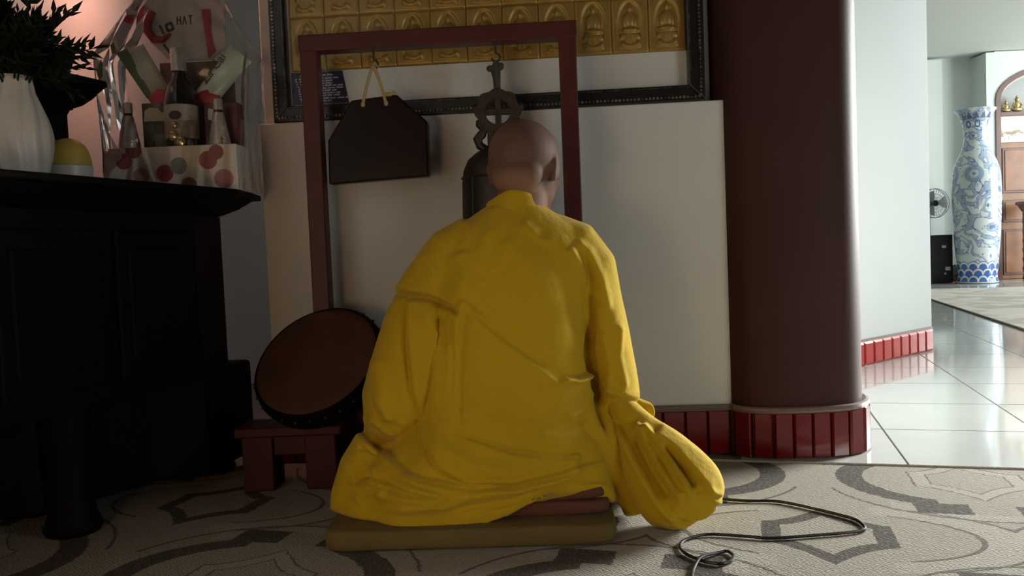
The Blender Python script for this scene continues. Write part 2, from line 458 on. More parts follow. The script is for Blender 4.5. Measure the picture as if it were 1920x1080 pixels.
for nm, (xa, xb) in {'trim_1': (5.18, 5.53), 'trim_2': (5.537, 5.635)}.items():
    b = MB(); y = 9.885 if nm == 'trim_1' else DYW - 0.012
    b.box(((xa + xb) / 2, y, 0.055), (xb - xa, 0.025, 0.11)); struct(b.build(nm, 'far_red'))

# ================================================================== RUG (main)
# woven pattern: dark stars, ovals with dark loops, fine outlines
M = mat('woven_rug', (0.4, 0.36, 0.32), 0.9, spec=0.1); MT['rug'] = M
nt, bs = nodes_of(M)
(X, Y, Z), tc = xyz(nt)
ox, oy = 0.605, 1.615
nz = nt.nodes.new('ShaderNodeTexNoise'); nz.inputs['Scale'].default_value = 90; nt.links.new(tc.outputs['Object'], nz.inputs['Vector'])
wob = (NX(nt, nz.outputs['Fac']) - 0.5) * 0.010
Xr, Yr = X - ox, Y - oy
U = Xr * ru.x + Yr * ru.y + wob
V = Xr * rv.x + Yr * rv.y + wob
PU, PV = 0.70, 0.84
def cell(off):
    u = (U + PU / 2 + off * PU / 2).mod(PU) - PU / 2
    v = (V + PV / 2 + off * PV / 2).mod(PV) - PV / 2
    return u, v, u.abs(), v.abs()
def star(au, av, k):
    t = (au / (0.125 * k)).mn(1.0).inv()
    edge = t.pow(1.7) * (0.10 * k) + 0.062 * k
    return av.lt(edge) * au.lt(0.125 * k)
def oval(au, av, a, bb):
    return ((au / a).pow(2.0) + (av / bb).pow(2.0)).sqrt()
uA, vA, auA, avA = cell(0); uB, vB, auB, avB = cell(1)
sA = star(auA, avA, 1.0); sAi = star(auA, avA, 0.70)
dark = sA * sAi.inv()
# ovals round the dark star, drawn as fine lines with stepped shoulders
def ring(o, r, w): return (o - r).abs().lt(w)
oA = oval(auA, avA, 0.30, 0.155)
side = auA.gt(0.13)
line = (ring(oA, 0.93, 0.018) * side).mx(ring(oA, 1.24, 0.018) * auA.gt(0.17))
light = oA.gt(0.93) * oA.lt(1.24) * auA.gt(0.10)
# dark loops round the outlined star
oB = oval(auB, avB, 0.275, 0.215)
loop = oB.gt(0.84) * oB.lt(1.06) * auB.gt(0.10)
blk = (auB - 0.10).abs().lt(0.055) * (avB - 0.225).abs().lt(0.035)
dark = dark.mx(loop).mx(blk)
sB, sBi, sBo = star(auB, avB, 1.0), star(auB, avB, 0.70), star(auB, avB, 0.96)
sBj = star(auB, avB, 0.67)
line = line.mx(sB * sBo.inv()).mx(sBi * sBj.inv())
light = light.mx(sB * sBi.inv())
oC = oval(auB, avB, 0.33, 0.30); line = line.mx(ring(oC, 1.0, 0.012) * avB.gt(0.10))
light = light.mx(oC.gt(0.86) * oC.lt(1.0) * auB.lt(0.2))
# weave: diagonal ribs
rib = ((U * 0.5 + V) * 900.0).sin() * 0.5 + 0.5
n2 = nt.nodes.new('ShaderNodeTexNoise'); n2.inputs['Scale'].default_value = 240; n2.inputs['Detail'].default_value = 3
mp = nt.nodes.new('ShaderNodeMapping'); mp.inputs['Scale'].default_value = (1, 0.25, 1); nt.links.new(tc.outputs['Object'], mp.inputs[0]); nt.links.new(mp.outputs[0], n2.inputs['Vector'])
fl = NX(nt, n2.outputs['Fac'])
base = mixc(nt, rib * 0.62, (0.37, 0.33, 0.285), (0.19, 0.165, 0.135))
c1 = mixc(nt, light * 0.85, base, (0.36, 0.325, 0.28))
c2 = mixc(nt, dark, c1, mixc(nt, ((fl - 0.42) * 4.0).clamp(), (0.075, 0.066, 0.058), (0.135, 0.12, 0.105)))
c3 = mixc(nt, line * 0.8, c2, (0.085, 0.075, 0.062))
nt.links.new(c3, bs.inputs['Base Color'])
bp = nt.nodes.new('ShaderNodeBump'); bp.inputs['Strength'].default_value = 0.35; bp.inputs['Distance'].default_value = 0.002
nt.links.new((rib + fl * 0.4).s, bp.inputs['Height']); nt.links.new(bp.outputs[0], bs.inputs['Normal'])
wL, wM = wall_pt(-0.66, 0, 0.006), wall_pt(0.25, 0, 0.022)
rug_poly = [(2.4, 1.662), (wM.x, 2.268), (wL.x, 2.352), (-1.22, 2.40), (-1.22, -0.8), (2.4, -0.8)]
rug = thing('floor_rug', (0, 0, 0), 'grey and beige woven rug with star and loop pattern under the seated person', 'rug')
b = MB(); b.prism(rug_poly, 0.0005, 0.008); b.build('rug_field', 'rug', rug, bevel=0.002)
MT['binding'] = mat('rug_binding', (0.34, 0.30, 0.25), 0.9, bump=0.3, bscale=200)
b = MB(); b.tube([(2.4, 1.667, 0.0065), (0.8, 2.117, 0.0065), (0.25, 2.272, 0.0065)], 0.0058, 8); b.build('binding', 'binding', rug, smooth=True)

# ================================================================== PICTURE OF GOLD PLAQUES
fx0, fx1 = -0.662, 0.556; fz0, fz1 = LEDGE, 1.66
UP = Vector((0, 0, 1))
def wmap(x, z, out): return wall_pt(x, z, out)
pic = thing('framed_plaque_picture', wall_pt((fx0 + fx1) / 2, LEDGE, -0.02), 'large black and silver framed picture of gold relief plaques above the white ledge', 'picture')
rw_ = 0.046
def rail(pts, nm='frame_rail'):
    b = MB(); vs = [wmap(x, z, -0.043) for x, z in pts] + [wmap(x, z, 0.0) for x, z in pts]
    b.add(vs, [(3, 2, 1, 0), (4, 5, 6, 7), (0, 1, 5, 4), (1, 2, 6, 5), (2, 3, 7, 6), (3, 0, 4, 7)])
    return b.build(nm, 'frame_black', pic, bevel=0.004)
O = [(fx0, fz0), (fx1, fz0), (fx1, fz1), (fx0, fz1)]; I = [(fx0 + rw_, fz0 + rw_), (fx1 - rw_, fz0 + rw_), (fx1 - rw_, fz1 - rw_), (fx0 + rw_, fz1 - rw_)]
rails = [rail([O[k], O[(k + 1) % 4], I[(k + 1) % 4], I[k]]) for k in range(4)]
for k in range(4):
    # beading: a carved silver strip near the outer edge and a fine bead line at the inner edge
    for off, r, n in ((0.013, 0.0045, 5), (0.040, 0.0022, 3)):
        a = Vector(O[k]) * (1 - off / rw_) + Vector(I[k]) * (off / rw_); c = Vector(O[(k + 1) % 4]) * (1 - off / rw_) + Vector(I[(k + 1) % 4]) * (off / rw_)
        L_ = (c - a).length; N_ = int(L_ / (r * 2.3)); b = MB()
        for i in range(N_):
            p = a + (c - a) * ((i + 0.5) / N_); q = wmap(p.x, p.y, 0.001)
            rr = r * random.uniform(0.75, 1.15)
            b.lathe([(rr * 0.7, 0), (rr, rr * 0.5), (rr * 0.55, rr * 1.1)], n + 1, q, Matrix(((WD.x, 0, WN.x), (WD.y, 0, WN.y), (0, 1, 0))))
        o = b.build('beading', 'silver_bead', rails[k]); o['kind'] = 'stuff'
b = MB(); vs = [wmap(x, z, -0.038) for x, z in I] + [wmap(x, z, -0.030) for x, z in I]
b.add(vs, [(3, 2, 1, 0), (4, 5, 6, 7), (0, 1, 5, 4), (1, 2, 6, 5), (2, 3, 7, 6), (3, 0, 4, 7)]); b.build('backing', 'mat_board', pic)
b = MB(); vs = [wmap(x, z, -0.010) for x, z in I]; b.add(vs, [(0, 1, 2, 3)]); b.build('pane', 'glass', pic)
# relief plaque (height field): arched niche with a seated figure on a lotus base
PW, PH = 0.1018, 0.152
def relief(u, v):
    """u,v in -1..1 (v up); height in metres"""
    h = 0.0055
    hal = (u / 0.70) ** 2 + ((v - 0.08) / 0.86) ** 2
    if hal < 1: h -= 0.0035 * min(1, (1 - hal) * 6)
    e = abs(hal - 1); h += 0.0012 * math.exp(-(e / 0.09) ** 2)
    def bump(cx, cy, a, bb, k):
        q = 1 - ((u - cx) / a) ** 2 - ((v - cy) / bb) ** 2
        return k * math.sqrt(q) if q > 0 else 0
    f = 0
    f = max(f, bump(0, 0.62, 0.14, 0.14, 0.008)); f = max(f, bump(0, 0.76, 0.07, 0.07, 0.006))
    f = max(f, bump(0, 0.20, 0.34, 0.34, 0.009)); f = max(f, bump(-0.30, 0.12, 0.13, 0.30, 0.008)); f = max(f, bump(0.30, 0.12, 0.13, 0.30, 0.008))
    f = max(f, bump(0, -0.17, 0.52, 0.13, 0.010)); f = max(f, bump(0, -0.12, 0.16, 0.07, 0.011))
    if abs(u) < 0.52 - 0.06 * math.cos((v + 0.55) * 7) and -0.80 < v < -0.30:
        f = max(f, 0.007 + 0.0018 * math.cos(u * 26) * math.cos((v + 0.55) * 9))
    ed = max(abs(u), abs(v))
    if ed > 0.95: h -= 0.003 * (ed - 0.95) / 0.05
    return h + f
gn, gm = 30, 44; vs = []; fs = []
for j in range(gm + 1):
    for i in range(gn + 1):
        u, v = i / gn * 2 - 1, j / gm * 2 - 1
        vs.append((u * PW / 2 * 0.994, -relief(u, v) * 1.3, v * PH / 2 * 0.994))
for j in range(gm):
    for i in range(gn):
        a = j * (gn + 1) + i; fs.append((a, a + 1, a + gn + 2, a + gn + 1))
pm = bpy.data.meshes.new('plaque'); pm.from_pydata(vs, [], fs); pm.materials.append(MT['gold'])
pm.polygons.foreach_set('use_smooth', [True] * len(pm.polygons))
px0 = -0.610
MT['ground'] = mat('plaque_ground', (0.14, 0.085, 0.025), 0.6)
b = MB(); q = [(px0, 1.130), (px0 + PW * 11, 1.130), (px0 + PW * 11, 1.130 + PH * 3), (px0, 1.130 + PH * 3)]; vs = [wmap(x, z, -0.030) for x, z in q] + [wmap(x, z, -0.0285) for x, z in q]
b.add(vs, [(3, 2, 1, 0), (4, 5, 6, 7), (0, 1, 5, 4), (1, 2, 6, 5), (2, 3, 7, 6), (3, 0, 4, 7)]); b.build('plaque_ground', 'ground', pic)
for r in range(3):
    for k in range(11):
        p = wmap(px0 + PW * (k + 0.5), 1.130 + PH * (r + 0.5), -0.030)
        o = bpy.data.objects.new('plaque', pm); COL.objects.link(o); o.parent = pic
        o.location = p - pic.location + Vector((random.uniform(-.0006, .0006), 0, random.uniform(-.0006, .0006))); o.rotation_euler.z = -WA
# blue notice sheet in the lower left corner of the picture
sheet = thing('notice_sheet', wall_pt(-0.54, 1.030, -0.02), 'dark blue sheet of white lettering in the lower left corner of the gold plaque picture', 'notice')
b = MB(); q = [(-0.612, 1.032), (-0.447, 1.032), (-0.463, 1.128), (-0.612, 1.128)]
vs = [wmap(x, z, -0.029) for x, z in q] + [wmap(x, z, -0.026) for x, z in q]
b.add(vs, [(3, 2, 1, 0), (4, 5, 6, 7), (0, 1, 5, 4), (1, 2, 6, 5), (2, 3, 7, 6), (3, 0, 4, 7)]); b.build('sheet', 'navy', sheet)
rows = [(1.116, .10, .060), (1.107, .004, .10), (1.100, .006, .09), (1.093, .008, .085), (1.086, .010, .11), (1.079, .012, .10), (1.072, .013, .09), (1.065, .014, .10), (1.058, .015, .085), (1.050, .016, .12), (1.043, .02, .07)]
for z, ind, ln in rows:
    b = MB(); x = -0.606 + min(ind, 0.02)
    x_end = x + ln + 0.02; first = True
    while x < x_end:
        w = random.uniform(0.005, 0.008) if first else random.uniform(0.010, 0.022)
        n_ = max(2, int(w / 0.0028))
        for i in range(n_):
            h = random.choice((0.0030, 0.0036, 0.0046)); xa = x + i * w / n_
            q = [(xa, z), (xa + w / n_ * 0.8, z), (xa + w / n_ * 0.8, z + h), (xa, z + h)]
            vs = [wmap(xx, zz, -0.0258) for xx, zz in q]
            b.add(vs, [(0, 1, 2, 3)])
        x += w + (0.006 if first else 0.0035); first = False
    b.build('lettering', 'print_white', sheet)
b = MB(); q = [(-0.606, 1.0345), (-0.450, 1.0345), (-0.450, 1.0360), (-0.606, 1.0360)]; b.add([wmap(x, z, -0.0258) for x, z in q], [(0, 1, 2, 3)]); b.build('border_line', 'print_white', sheet)

# ================================================================== HANGING FRAME (instrument stand)
SA = math.radians(3.0); SD = Vector((math.cos(SA), -math.sin(SA), 0)); SN = Vector((-math.sin(SA), -math.cos(SA), 0)); SP = Vector((-0.2, 2.235, 0))
def sp(x, z, out=0.0):
    t = (x - SP.x) / SD.x; return SP + SD * t + SN * out + Vector((0, 0, z))
RS = Matrix(((SD.x, -SN.x, 0), (SD.y, -SN.y, 0), (0, 0, 1)))
st = thing('hanging_frame', sp(-0.17, 0.0), 'red-brown wooden frame on two posts carrying a clapper board and a bronze bell', 'stand')
for x0 in (-0.516, 0.172):
    b = MB(); b.box(sp(x0, 0.60), (0.046, 0.046, 1.10), M=RS); b.build('post', 'red_wood', st, bevel=0.003)
    b = MB(); b.box(sp(x0, 0.035, -0.02), (0.06, 0.13, 0.05), M=RS); b.box(sp(x0, 0.0715, -0.015), (0.055, 0.09, 0.024), M=RS); b.build('foot', 'red_wood', st, bevel=0.004)
b = MB(); b.box(sp(-0.172, 1.166), (0.740, 0.052, 0.044), M=RS); b.build('top_beam', 'red_wood', st, bevel=0.003)
b = MB(); b.box(sp(-0.172, 0.16), (0.650, 0.024, 0.05), M=RS); b.build('lower_rail', 'red_wood', st, bevel=0.003)
for x0 in (-0.345, -0.018):
    b = MB(); b.tube([sp(x0, 1.15), sp(x0, 1.118)] + [sp(x0 + 0.011 * math.sin(t), 1.107 + 0.011 * math.cos(t)) for t in np.linspace(0.4, 4.6, 12)], 0.0028, 8)
    b.build('hook', 'bronze', st, smooth=True)
# ---- wooden clapper board
cl = thing('clapper_board', sp(-0.34, 0.79), 'dark lacquered wooden clapper board with cut corners hanging by a yellow rope', 'clapper')
poly = [(-0.478, 0.790), (-0.208, 0.800), (-0.206, 0.945), (-0.285, 1.020), (-0.407, 1.010), (-0.475, 0.906)]
b = MB(); b.prism(poly, -0.022, 0.022, lambda x, z, d: sp(x, z, d)); b.build('board', 'clapper_wood', cl, bevel=0.005, bseg=3)
b = MB(); hk = (-0.343, 1.100)
def rp(p, q, sag): return [sp(p[0] + (q[0] - p[0]) * t + sag * math.sin(PI * t), p[1] + (q[1] - p[1]) * t, 0.024 if t < .9 else 0.014) for t in np.linspace(0, 1, 10)]
b.tube(rp((-0.375, 0.998), hk, -0.002), 0.0042, 8); b.tube(rp((-0.313, 0.996), hk, 0.003), 0.0042, 8)
b.tube([sp(-0.353, 1.098, .012), sp(-0.343, 1.108, .004), sp(-0.334, 1.096, .0)], 0.004, 8); b.build('rope', 'rope', cl, smooth=True)
b = MB(); b.ellipsoid(sp(-0.305, 1.020, 0.024), (0.012, 0.008, 0.006), 10, 8, RS); b.tube([sp(-0.305, 1.02, .026), sp(-0.29, 1.026, .026), sp(-0.284, 1.018, .028)], 0.0035, 8); b.build('knot', 'rope', cl, smooth=True)
for x in (-0.375, -0.313):
    b = MB(); b.ellipsoid(sp(x, 0.997, 0.023), (0.006, 0.004, 0.007), 10, 6, RS); b.build('rope_end', 'rope', cl, smooth=True)
# ---- bronze bell with wheel-shaped crown
bl = thing('bronze_bell', sp(-0.018, 0.45), 'dark bronze bell with a pierced wheel-shaped crown hanging behind the seated head', 'bell')
B0 = sp(-0.018, 0); prof = [(0.098, 0.47), (0.118, 0.475), (0.121, 0.50), (0.112, 0.53), (0.108, 0.60), (0.106, 0.70), (0.104, 0.775), (0.099, 0.81), (0.086, 0.838), (0.062, 0.858), (0.040, 0.868), (0.036, 0.874)]
b = MB(); b.lathe(prof, 40, B0); bo = b.build('bell_body', 'bronze', bl, smooth=True)
for z in (0.53, 0.66, 0.79):
    b = MB(); rr = {0.53: 0.1125, 0.66: 0.1075, 0.79: 0.1035}[z]; b.tube([B0 + Vector((rr * math.cos(t), rr * math.sin(t), z)) for t in np.linspace(0, 2 * PI, 40, endpoint=False)], 0.003, 6, closed=True); b.build('band', 'bronze', bo, smooth=True)
for k in range(4):
    b = MB(); a = k * PI / 2 + PI / 4; d = Vector((math.cos(a), math.sin(a), 0)); b.tube([B0 + d * 0.110 + Vector((0, 0, 0.53)), B0 + d * 0.107 + Vector((0, 0, 0.66)), B0 + d * 0.103 + Vector((0, 0, 0.79))], 0.0026, 6); b.build('rib', 'bronze', bo, smooth=True)
wz = 0.964
cr = MB()
ring_o = []
for k in range(48):
    t = 2 * PI * k / 48; r = 0.060 * (1 + 0.06 * math.cos(8 * t)); ring_o.append((r * math.cos(t), r * math.sin(t)))
ring_i = [(0.034 * math.cos(2 * PI * k / 48), 0.034 * math.sin(2 * PI * k / 48)) for k in range(48)]
vs = []
for d in (-0.011, 0.011):
    for rr in (ring_o, ring_i): vs += [sp(-0.018 + x, wz + z, d) for x, z in rr]
n = 48; fs = []
for k in range(n):
    j = (k + 1) % n
    fs += [(k, j, n + j, n + k), (2 * n + k, 3 * n + k, 3 * n + j, 2 * n + j), (k, 2 * n + k, 2 * n + j, j), (n + k, n + j, 3 * n + j, 3 * n + k)]
cr.add(vs, fs); cr.build('crown_wheel', 'bronze', bl)
for a in (0, PI / 2):
    b = MB(); c_, s_ = math.cos(a), math.sin(a)
    b.prism([(-0.044, -0.008), (0.044, -0.008), (0.044, 0.008), (-0.044, 0.008)], -0.009, 0.009, lambda x, z, d: sp(-0.018 + c_ * x - s_ * z, wz + s_ * x + c_ * z, d)); b.build('crown_spoke', 'bronze', bl, bevel=0.002)
for sx in (-1, 1):   # dragon-like scrolls below and beside the wheel
    b = MB(); b.tube([sp(-0.018 + sx * x, z) for x, z in ((0.03, 0.862), (0.052, 0.876), (0.058, 0.893), (0.046, 0.906), (0.040, 0.920), (0.052, 0.934), (0.055, 0.944))], [0.010, 0.012, 0.013, 0.013, 0.012, 0.011, 0.006], 10); b.build('crown_scroll', 'bronze', bl, smooth=True)
    b = MB(); b.ellipsoid(sp(-0.018 + sx * 0.060, 0.975), (0.010, 0.010, 0.013), 12, 8, RS); b.build('crown_knob', 'bronze', bl, smooth=True)
b = MB(); b.box(sp(-0.018, 0.895), (0.062, 0.022, 0.05), M=RS); b.build('crown_base', 'bronze', bl, bevel=0.006)
b = MB(); b.tube([sp(-0.018, 1.015), sp(-0.018, 1.05), sp(-0.020, 1.075), sp(-0.018, 1.098)], [0.009, 0.0105, 0.014, 0.006], 10)
b.ellipsoid(sp(-0.034, 1.078, .004), (0.010, 0.008, 0.009), 10, 6, RS); b.ellipsoid(sp(-0.006, 1.083, .002), (0.009, 0.008, 0.011), 10, 6, RS)
MT['cloth_dark'] = mat('dark_green_cloth', (0.045, 0.05, 0.035), 0.8, bump=0.4, bscale=80); b.build('hanging_knot', 'cloth_dark', bl, smooth=True)

# ================================================================== DRUM ON RED STOOL
sl = thing('red_stool', (-0.52, 2.12, 0.0085), 'low dark red wooden stool carrying the brown drum', 'stool')
b = MB(); b.box((-0.581, 2.125, 0.160), (0.27, 0.125, 0.024)); b.build('seat', 'deep_red_wood', sl, bevel=0.004)
for x in (-0.662, -0.502):
    for y in (2.086, 2.160):
        b = MB(); b.box((x, y, 0.0785), (0.078, 0.026, 0.139)); b.build('leg', 'deep_red_wood', sl, bevel=0.003)
b = MB(); b.box((-0.582, 2.092, 0.122), (0.085, 0.018, 0.05)); b.build('apron', 'deep_red_wood', sl, bevel=0.003)
DN = Vector((-0.22, -0.70, 0.68)).normalized(); DT = Vector((1, 0, 0)) - DN * DN.x; DT.normalize(); DB = DN.cross(DT)
DM = Matrix((DT, DB, DN)).transposed(); DC = Vector((-0.510, 2.105, 0.338))
dr = thing('drum', (-0.51, 2.12, 0.175), 'round brown skin drum tilted back on the red stool behind the yellow robe', 'drum')
b = MB(); b.lathe([(0.001, 0.004), (0.06, 0.004), (0.12, 0.003), (0.150, 0.0), (0.163, -0.004), (0.168, -0.010)], 56, DC, DM); b.build('drum_head', 'leather', dr, smooth='all')
b = MB(); b.lathe([(0.167, -0.004), (0.174, -0.012), (0.178, -0.035), (0.172, -0.060), (0.150, -0.066)], 56, DC, DM); b.build('drum_shell', 'black_wood', dr, smooth=True)
for k in range(28):
    t = 2 * PI * k / 28; b = MB(); b.ellipsoid(DC + DM @ Vector((0.1765 * math.cos(t), 0.1765 * math.sin(t), -0.022)), (0.004, 0.004, 0.004), 8, 5); b.build('stud', 'bronze', dr, smooth=True)

# ================================================================== CUSHIONS
def pillow(mb, x0, x1, y0, y1, z0, z1, e=5.0, n=56, rz=0, bulge=0.0):
    cx, cy = (x0 + x1) / 2, (y0 + y1) / 2; a, bb = (x1 - x0) / 2, (y1 - y0) / 2; h = (z1 - z0)
    rings = []
    for t, k in ((0.0, 0.90), (0.06, 0.955), (0.2, 0.985), (0.5, 1.0), (0.8, 0.985), (0.94, 0.955), (1.0, 0.90), (1.0, 0.6), (1.0, 0.2)):
        aa, cc = a - (1 - k) * min(a, bb) * (0.35 if k > 0.85 else 1), bb - (1 - k) * min(a, bb) * (0.35 if k > 0.85 else 1)
        r = sqr(0, 0, max(aa, .01), max(cc, .01), 0, n, e); zz = z0 + h * t + (bulge if k < 0.85 else 0)
        rings.append([(cx + p[0] * math.cos(rz) - p[1] * math.sin(rz), cy + p[0] * math.sin(rz) + p[1] * math.cos(rz), zz + 0.0012 * math.sin(9 * p[0] / a + 3 * t)) for p in r])
    return mb.loft(rings)
b = MB(); pillow(b, -0.395, 0.197, 1.605, 2.03, 0.010, 0.050, 14, 96, rz=-0.03); tag(b.build('floor_mat', 'olive', smooth=True, origin=(-0.1, 1.82, 0.0085)), 'olive yellow flat floor mat under the brown cushions', 'mat')
b = MB(); pillow(b, -0.33, 0.190, 1.665, 2.02, 0.0505, 0.079, 12, 96, rz=-0.03); tag(b.build('floor_cushion', 'brown_cloth', smooth=True, origin=(-0.08, 1.84, 0.05)), 'lower of the two thin brown cushions under the seated person', 'cushion', 'brown cushions under the person')
b = MB(); pillow(b, -0.33, 0.184, 1.672, 2.02, 0.0795, 0.108, 12, 96, rz=-0.03); tag(b.build('floor_cushion', 'brown_cloth', smooth=True, origin=(-0.08, 1.84, 0.08)), 'upper of the two thin brown cushions, touching the yellow robe', 'cushion', 'brown cushions under the person')

# ================================================================== PERSON
def remesh(mb, voxel, it=6, fac=0.5):
    me = mb.mesh('tmp'); o = bpy.data.objects.new('tmp', me); COL.objects.link(o)
    r = o.modifiers.new('r', 'REMESH'); r.mode = 'VOXEL'; r.voxel_size = voxel; r.adaptivity = 0
    s_ = o.modifiers.new('s', 'SMOOTH'); s_.factor = fac; s_.iterations = it
    dg = bpy.context.evaluated_depsgraph_get(); dg.update()
    out = bpy.data.meshes.new_from_object(o.evaluated_get(dg))
    bpy.data.objects.remove(o); bpy.data.meshes.remove(me)
    return out
def get_vn(me):
    n = len(me.vertices); V = np.empty(n * 3); me.vertices.foreach_get('co', V); V = V.reshape(-1, 3)
    N = np.empty(n * 3); me.vertex_normals.foreach_get('vector', N); return V, N.reshape(-1, 3)
def set_v(me, V): me.vertices.foreach_set('co', V.ravel()); me.update()
def sstep(a, lo, hi):
    t = np.clip((a - lo) / (hi - lo), 0, 1); return t * t * (3 - 2 * t)
def pl_dist(X, Z, pts):
    """signed distance (positive on the left of travel) and parameter along a polyline in the xz plane"""
    best = np.full(X.shape, 1e9); sg = np.zeros_like(X); par = np.zeros_like(X)
    P = np.array(pts, float); seg = np.hypot(*(P[1:] - P[:-1]).T); tot = seg.sum(); acc = 0
    for i in range(len(P) - 1):
        d = P[i + 1] - P[i]; L2 = (d ** 2).sum()
        t = np.clip(((X - P[i, 0]) * d[0] + (Z - P[i, 1]) * d[1]) / L2, 0, 1)
        dx, dz = X - P[i, 0] - t * d[0], Z - P[i, 1] - t * d[1]
        dd = np.hypot(dx, dz); m_ = dd < best
        best[m_] = dd[m_]; sg[m_] = np.sign(d[0] * dz - d[1] * dx)[m_]; par[m_] = ((acc + t * seg[i]) / tot)[m_]
        acc += seg[i]
    return best, sg, par
def fold(X, Z, pts, kind, amp, w, f0=0.12, f1=0.12):
    d, s_, t = pl_dist(X, Z, pts)
    win = sstep(t, 0, f0) * (1 - sstep(t, 1 - f1, 1))
    if kind == 'ridge': h = amp * np.exp(-(d / w) ** 2)
    elif kind == 'edge':       # layer edge: cloth on the left of travel lies on top
        sd = d * s_; h = amp * np.exp(-d / w) * (0.5 + 0.5 * np.tanh(sd / 0.0042)) - 0.30 * amp * np.exp(-((sd + 0.006) / 0.007) ** 2)
    elif kind == 'lip':        # narrow turned-over lip on the left side
        sd = d * s_; h = amp * np.exp(-((sd - 0.006) / (w * 0.32)) ** 2) - 0.5 * amp * np.exp(-((sd + 0.007) / (w * 0.32)) ** 2)
    elif kind == 'crease': h = -amp * np.exp(-(d / w) ** 2)
    return h * win

person = thing('person', (-0.06, 1.85, 0.108), 'person with shaved head in a yellow robe, sitting on cushions with back turned', 'person')
PL = person.location
def ering(cx, cy, a, bb, z, n=48, e=2.3, tilt=0.0):
    return [(p[0], p[1], z + tilt * (p[1] - cy)) for p in sqr(cx, cy, a, bb, z, n, e)]
# ---------------- body (skin): one continuous mesh
B = MB()
HC = Vector((0.040, 1.872, 0.782))
HT = Matrix.Rotation(math.radians(12), 3, 'X')        # head bowed forward
HR = Matrix.Rotation(math.radians(-22), 3, 'Z') @ Matrix.Rotation(math.radians(-14), 3, 'X')
def hp(x, y, z): return HC + HR @ Vector((x, y, z))   # local: +y is the face side
B.ellipsoid(hp(0, -0.008, 0.018), (0.0785, 0.094, 0.084), 36, 24, HR)
B.ellipsoid(hp(0, 0.022, -0.030), (0.066, 0.072, 0.082), 30, 20, HR)
B.ellipsoid(hp(0, 0.045, -0.078), (0.048, 0.045, 0.036), 24, 14, HR)
B.ellipsoid(hp(0, -0.045, -0.030), (0.060, 0.048, 0.052), 24, 14, HR)
B.tube([hp(0, 0.086, 0.020), hp(0, 0.100, -0.008), hp(0, 0.108, -0.024), hp(0, 0.094, -0.033)], [0.008, 0.010, 0.014, 0.010], 12)
for sx in (-1, 1):
    B.ellipsoid(hp(sx * 0.030, 0.076, 0.012), (0.016, 0.014, 0.009), 14, 10, HR)            # closed eyelid
    B.tube([hp(sx * 0.012, 0.088, 0.030), hp(sx * 0.032, 0.084, 0.036), hp(sx * 0.052, 0.068, 0.028)], [0.006, 0.0065, 0.004], 8)
    B.ellipsoid(hp(sx * 0.046, 0.058, -0.024), (0.020, 0.020, 0.020), 14, 10, HR)
    # ear: rim, lobe and inner bowl
    er = [hp(sx * (0.071 + 0.008 * math.sin(PI * k / 9)), -0.006 - 0.016 * math.sin(PI * k / 9) - 0.002 * k * 0, 0.022 - 0.062 * k / 9) for k in range(10)]
    B.tube(er, [0.006] * 8 + [0.008, 0.009], 10)
    B.ellipsoid(hp(sx * 0.076, 0.000, -0.010), (0.007, 0.016, 0.028), 12, 10, HR)
B.ellipsoid(hp(0, 0.088, -0.052), (0.022, 0.012, 0.006), 14, 8, HR); B.ellipsoid(hp(0, 0.086, -0.062), (0.018, 0.012, 0.006), 14, 8, HR)
B.ellipsoid(hp(0, 0.082, -0.092), (0.018, 0.014, 0.014), 14, 8, HR)
B.tube([(0.020, 1.842, 0.60), (0.024, 1.846, 0.66), (0.032, 1.856, 0.715), (0.038, 1.868, 0.76)], [0.075, 0.062, 0.056, 0.056], 28)
B.loft([ering(-0.01, 1.85, .15, .10, .20), ering(-0.01, 1.85, .13, .095, .30), ering(-0.01, 1.85, .14, .10, .42), ering(0.0, 1.852, .155, .10, .54), ering(0.005, 1.85, .145, .08, .60), ering(0.015, 1.848, .07, .06, .645)])
def limb(pts, rs, seg=18): B.tube(pts, rs, seg)
def hand(side, wrist, fwd, upv, inn):
    """palm and five bent fingers"""
    w = Vector(wrist); f = Vector(fwd).normalized(); i_ = Vector(inn).normalized(); u = f.cross(i_).normalized()
    pc = w + f * 0.045
    Mx = Matrix((i_, f, u)).transposed()
    B.ellipsoid(pc, (0.038, 0.048, 0.015), 18, 12, Mx)
    for k, (off, ln) in enumerate(((-0.027, 0.056), (-0.009, 0.070), (0.009, 0.076), (0.026, 0.070))):
        b0 = w + f * 0.072 + i_ * off
        p = [b0, b0 + f * ln * 0.42 + u * -0.004, b0 + f * ln * 0.75 - u * 0.014, b0 + f * ln * 0.95 - u * 0.026]
        B.tube(p, [0.0088, 0.0085, 0.0078, 0.0062], 10)
    t0 = w + f * 0.022 + i_ * 0.028
    B.tube([t0, t0 + i_ * 0.026 + f * 0.020 - u * 0.004, t0 + i_ * 0.034 + f * 0.046 - u * 0.008], [0.0115, 0.0105, 0.0075], 10)
limb([(-0.125, 1.85, .585), (-0.20, 1.85, .42), (-0.235, 1.87, .255)], [.048, .044, .036])
limb([(-0.235, 1.87, .255), (-0.16, 2.00, .250), (-0.080, 2.07, .252)], [.036, .032, .024])
limb([(0.130, 1.855, .580), (0.200, 1.862, .42), (0.215, 1.875, .270)], [.044, .034, .030])
limb([(0.205, 1.87, .270), (0.13, 2.00, .262), (0.055, 2.07, .258)], [.036, .032, .024])
hand(-1, (-0.080, 2.07, .252), (0.95, 0.25, 0.02), None, (0.1, -0.2, 0.95))
hand(1, (0.055, 2.07, .262), (-0.95, 0.25, 0.05), None, (-0.1, -0.2, 0.95))
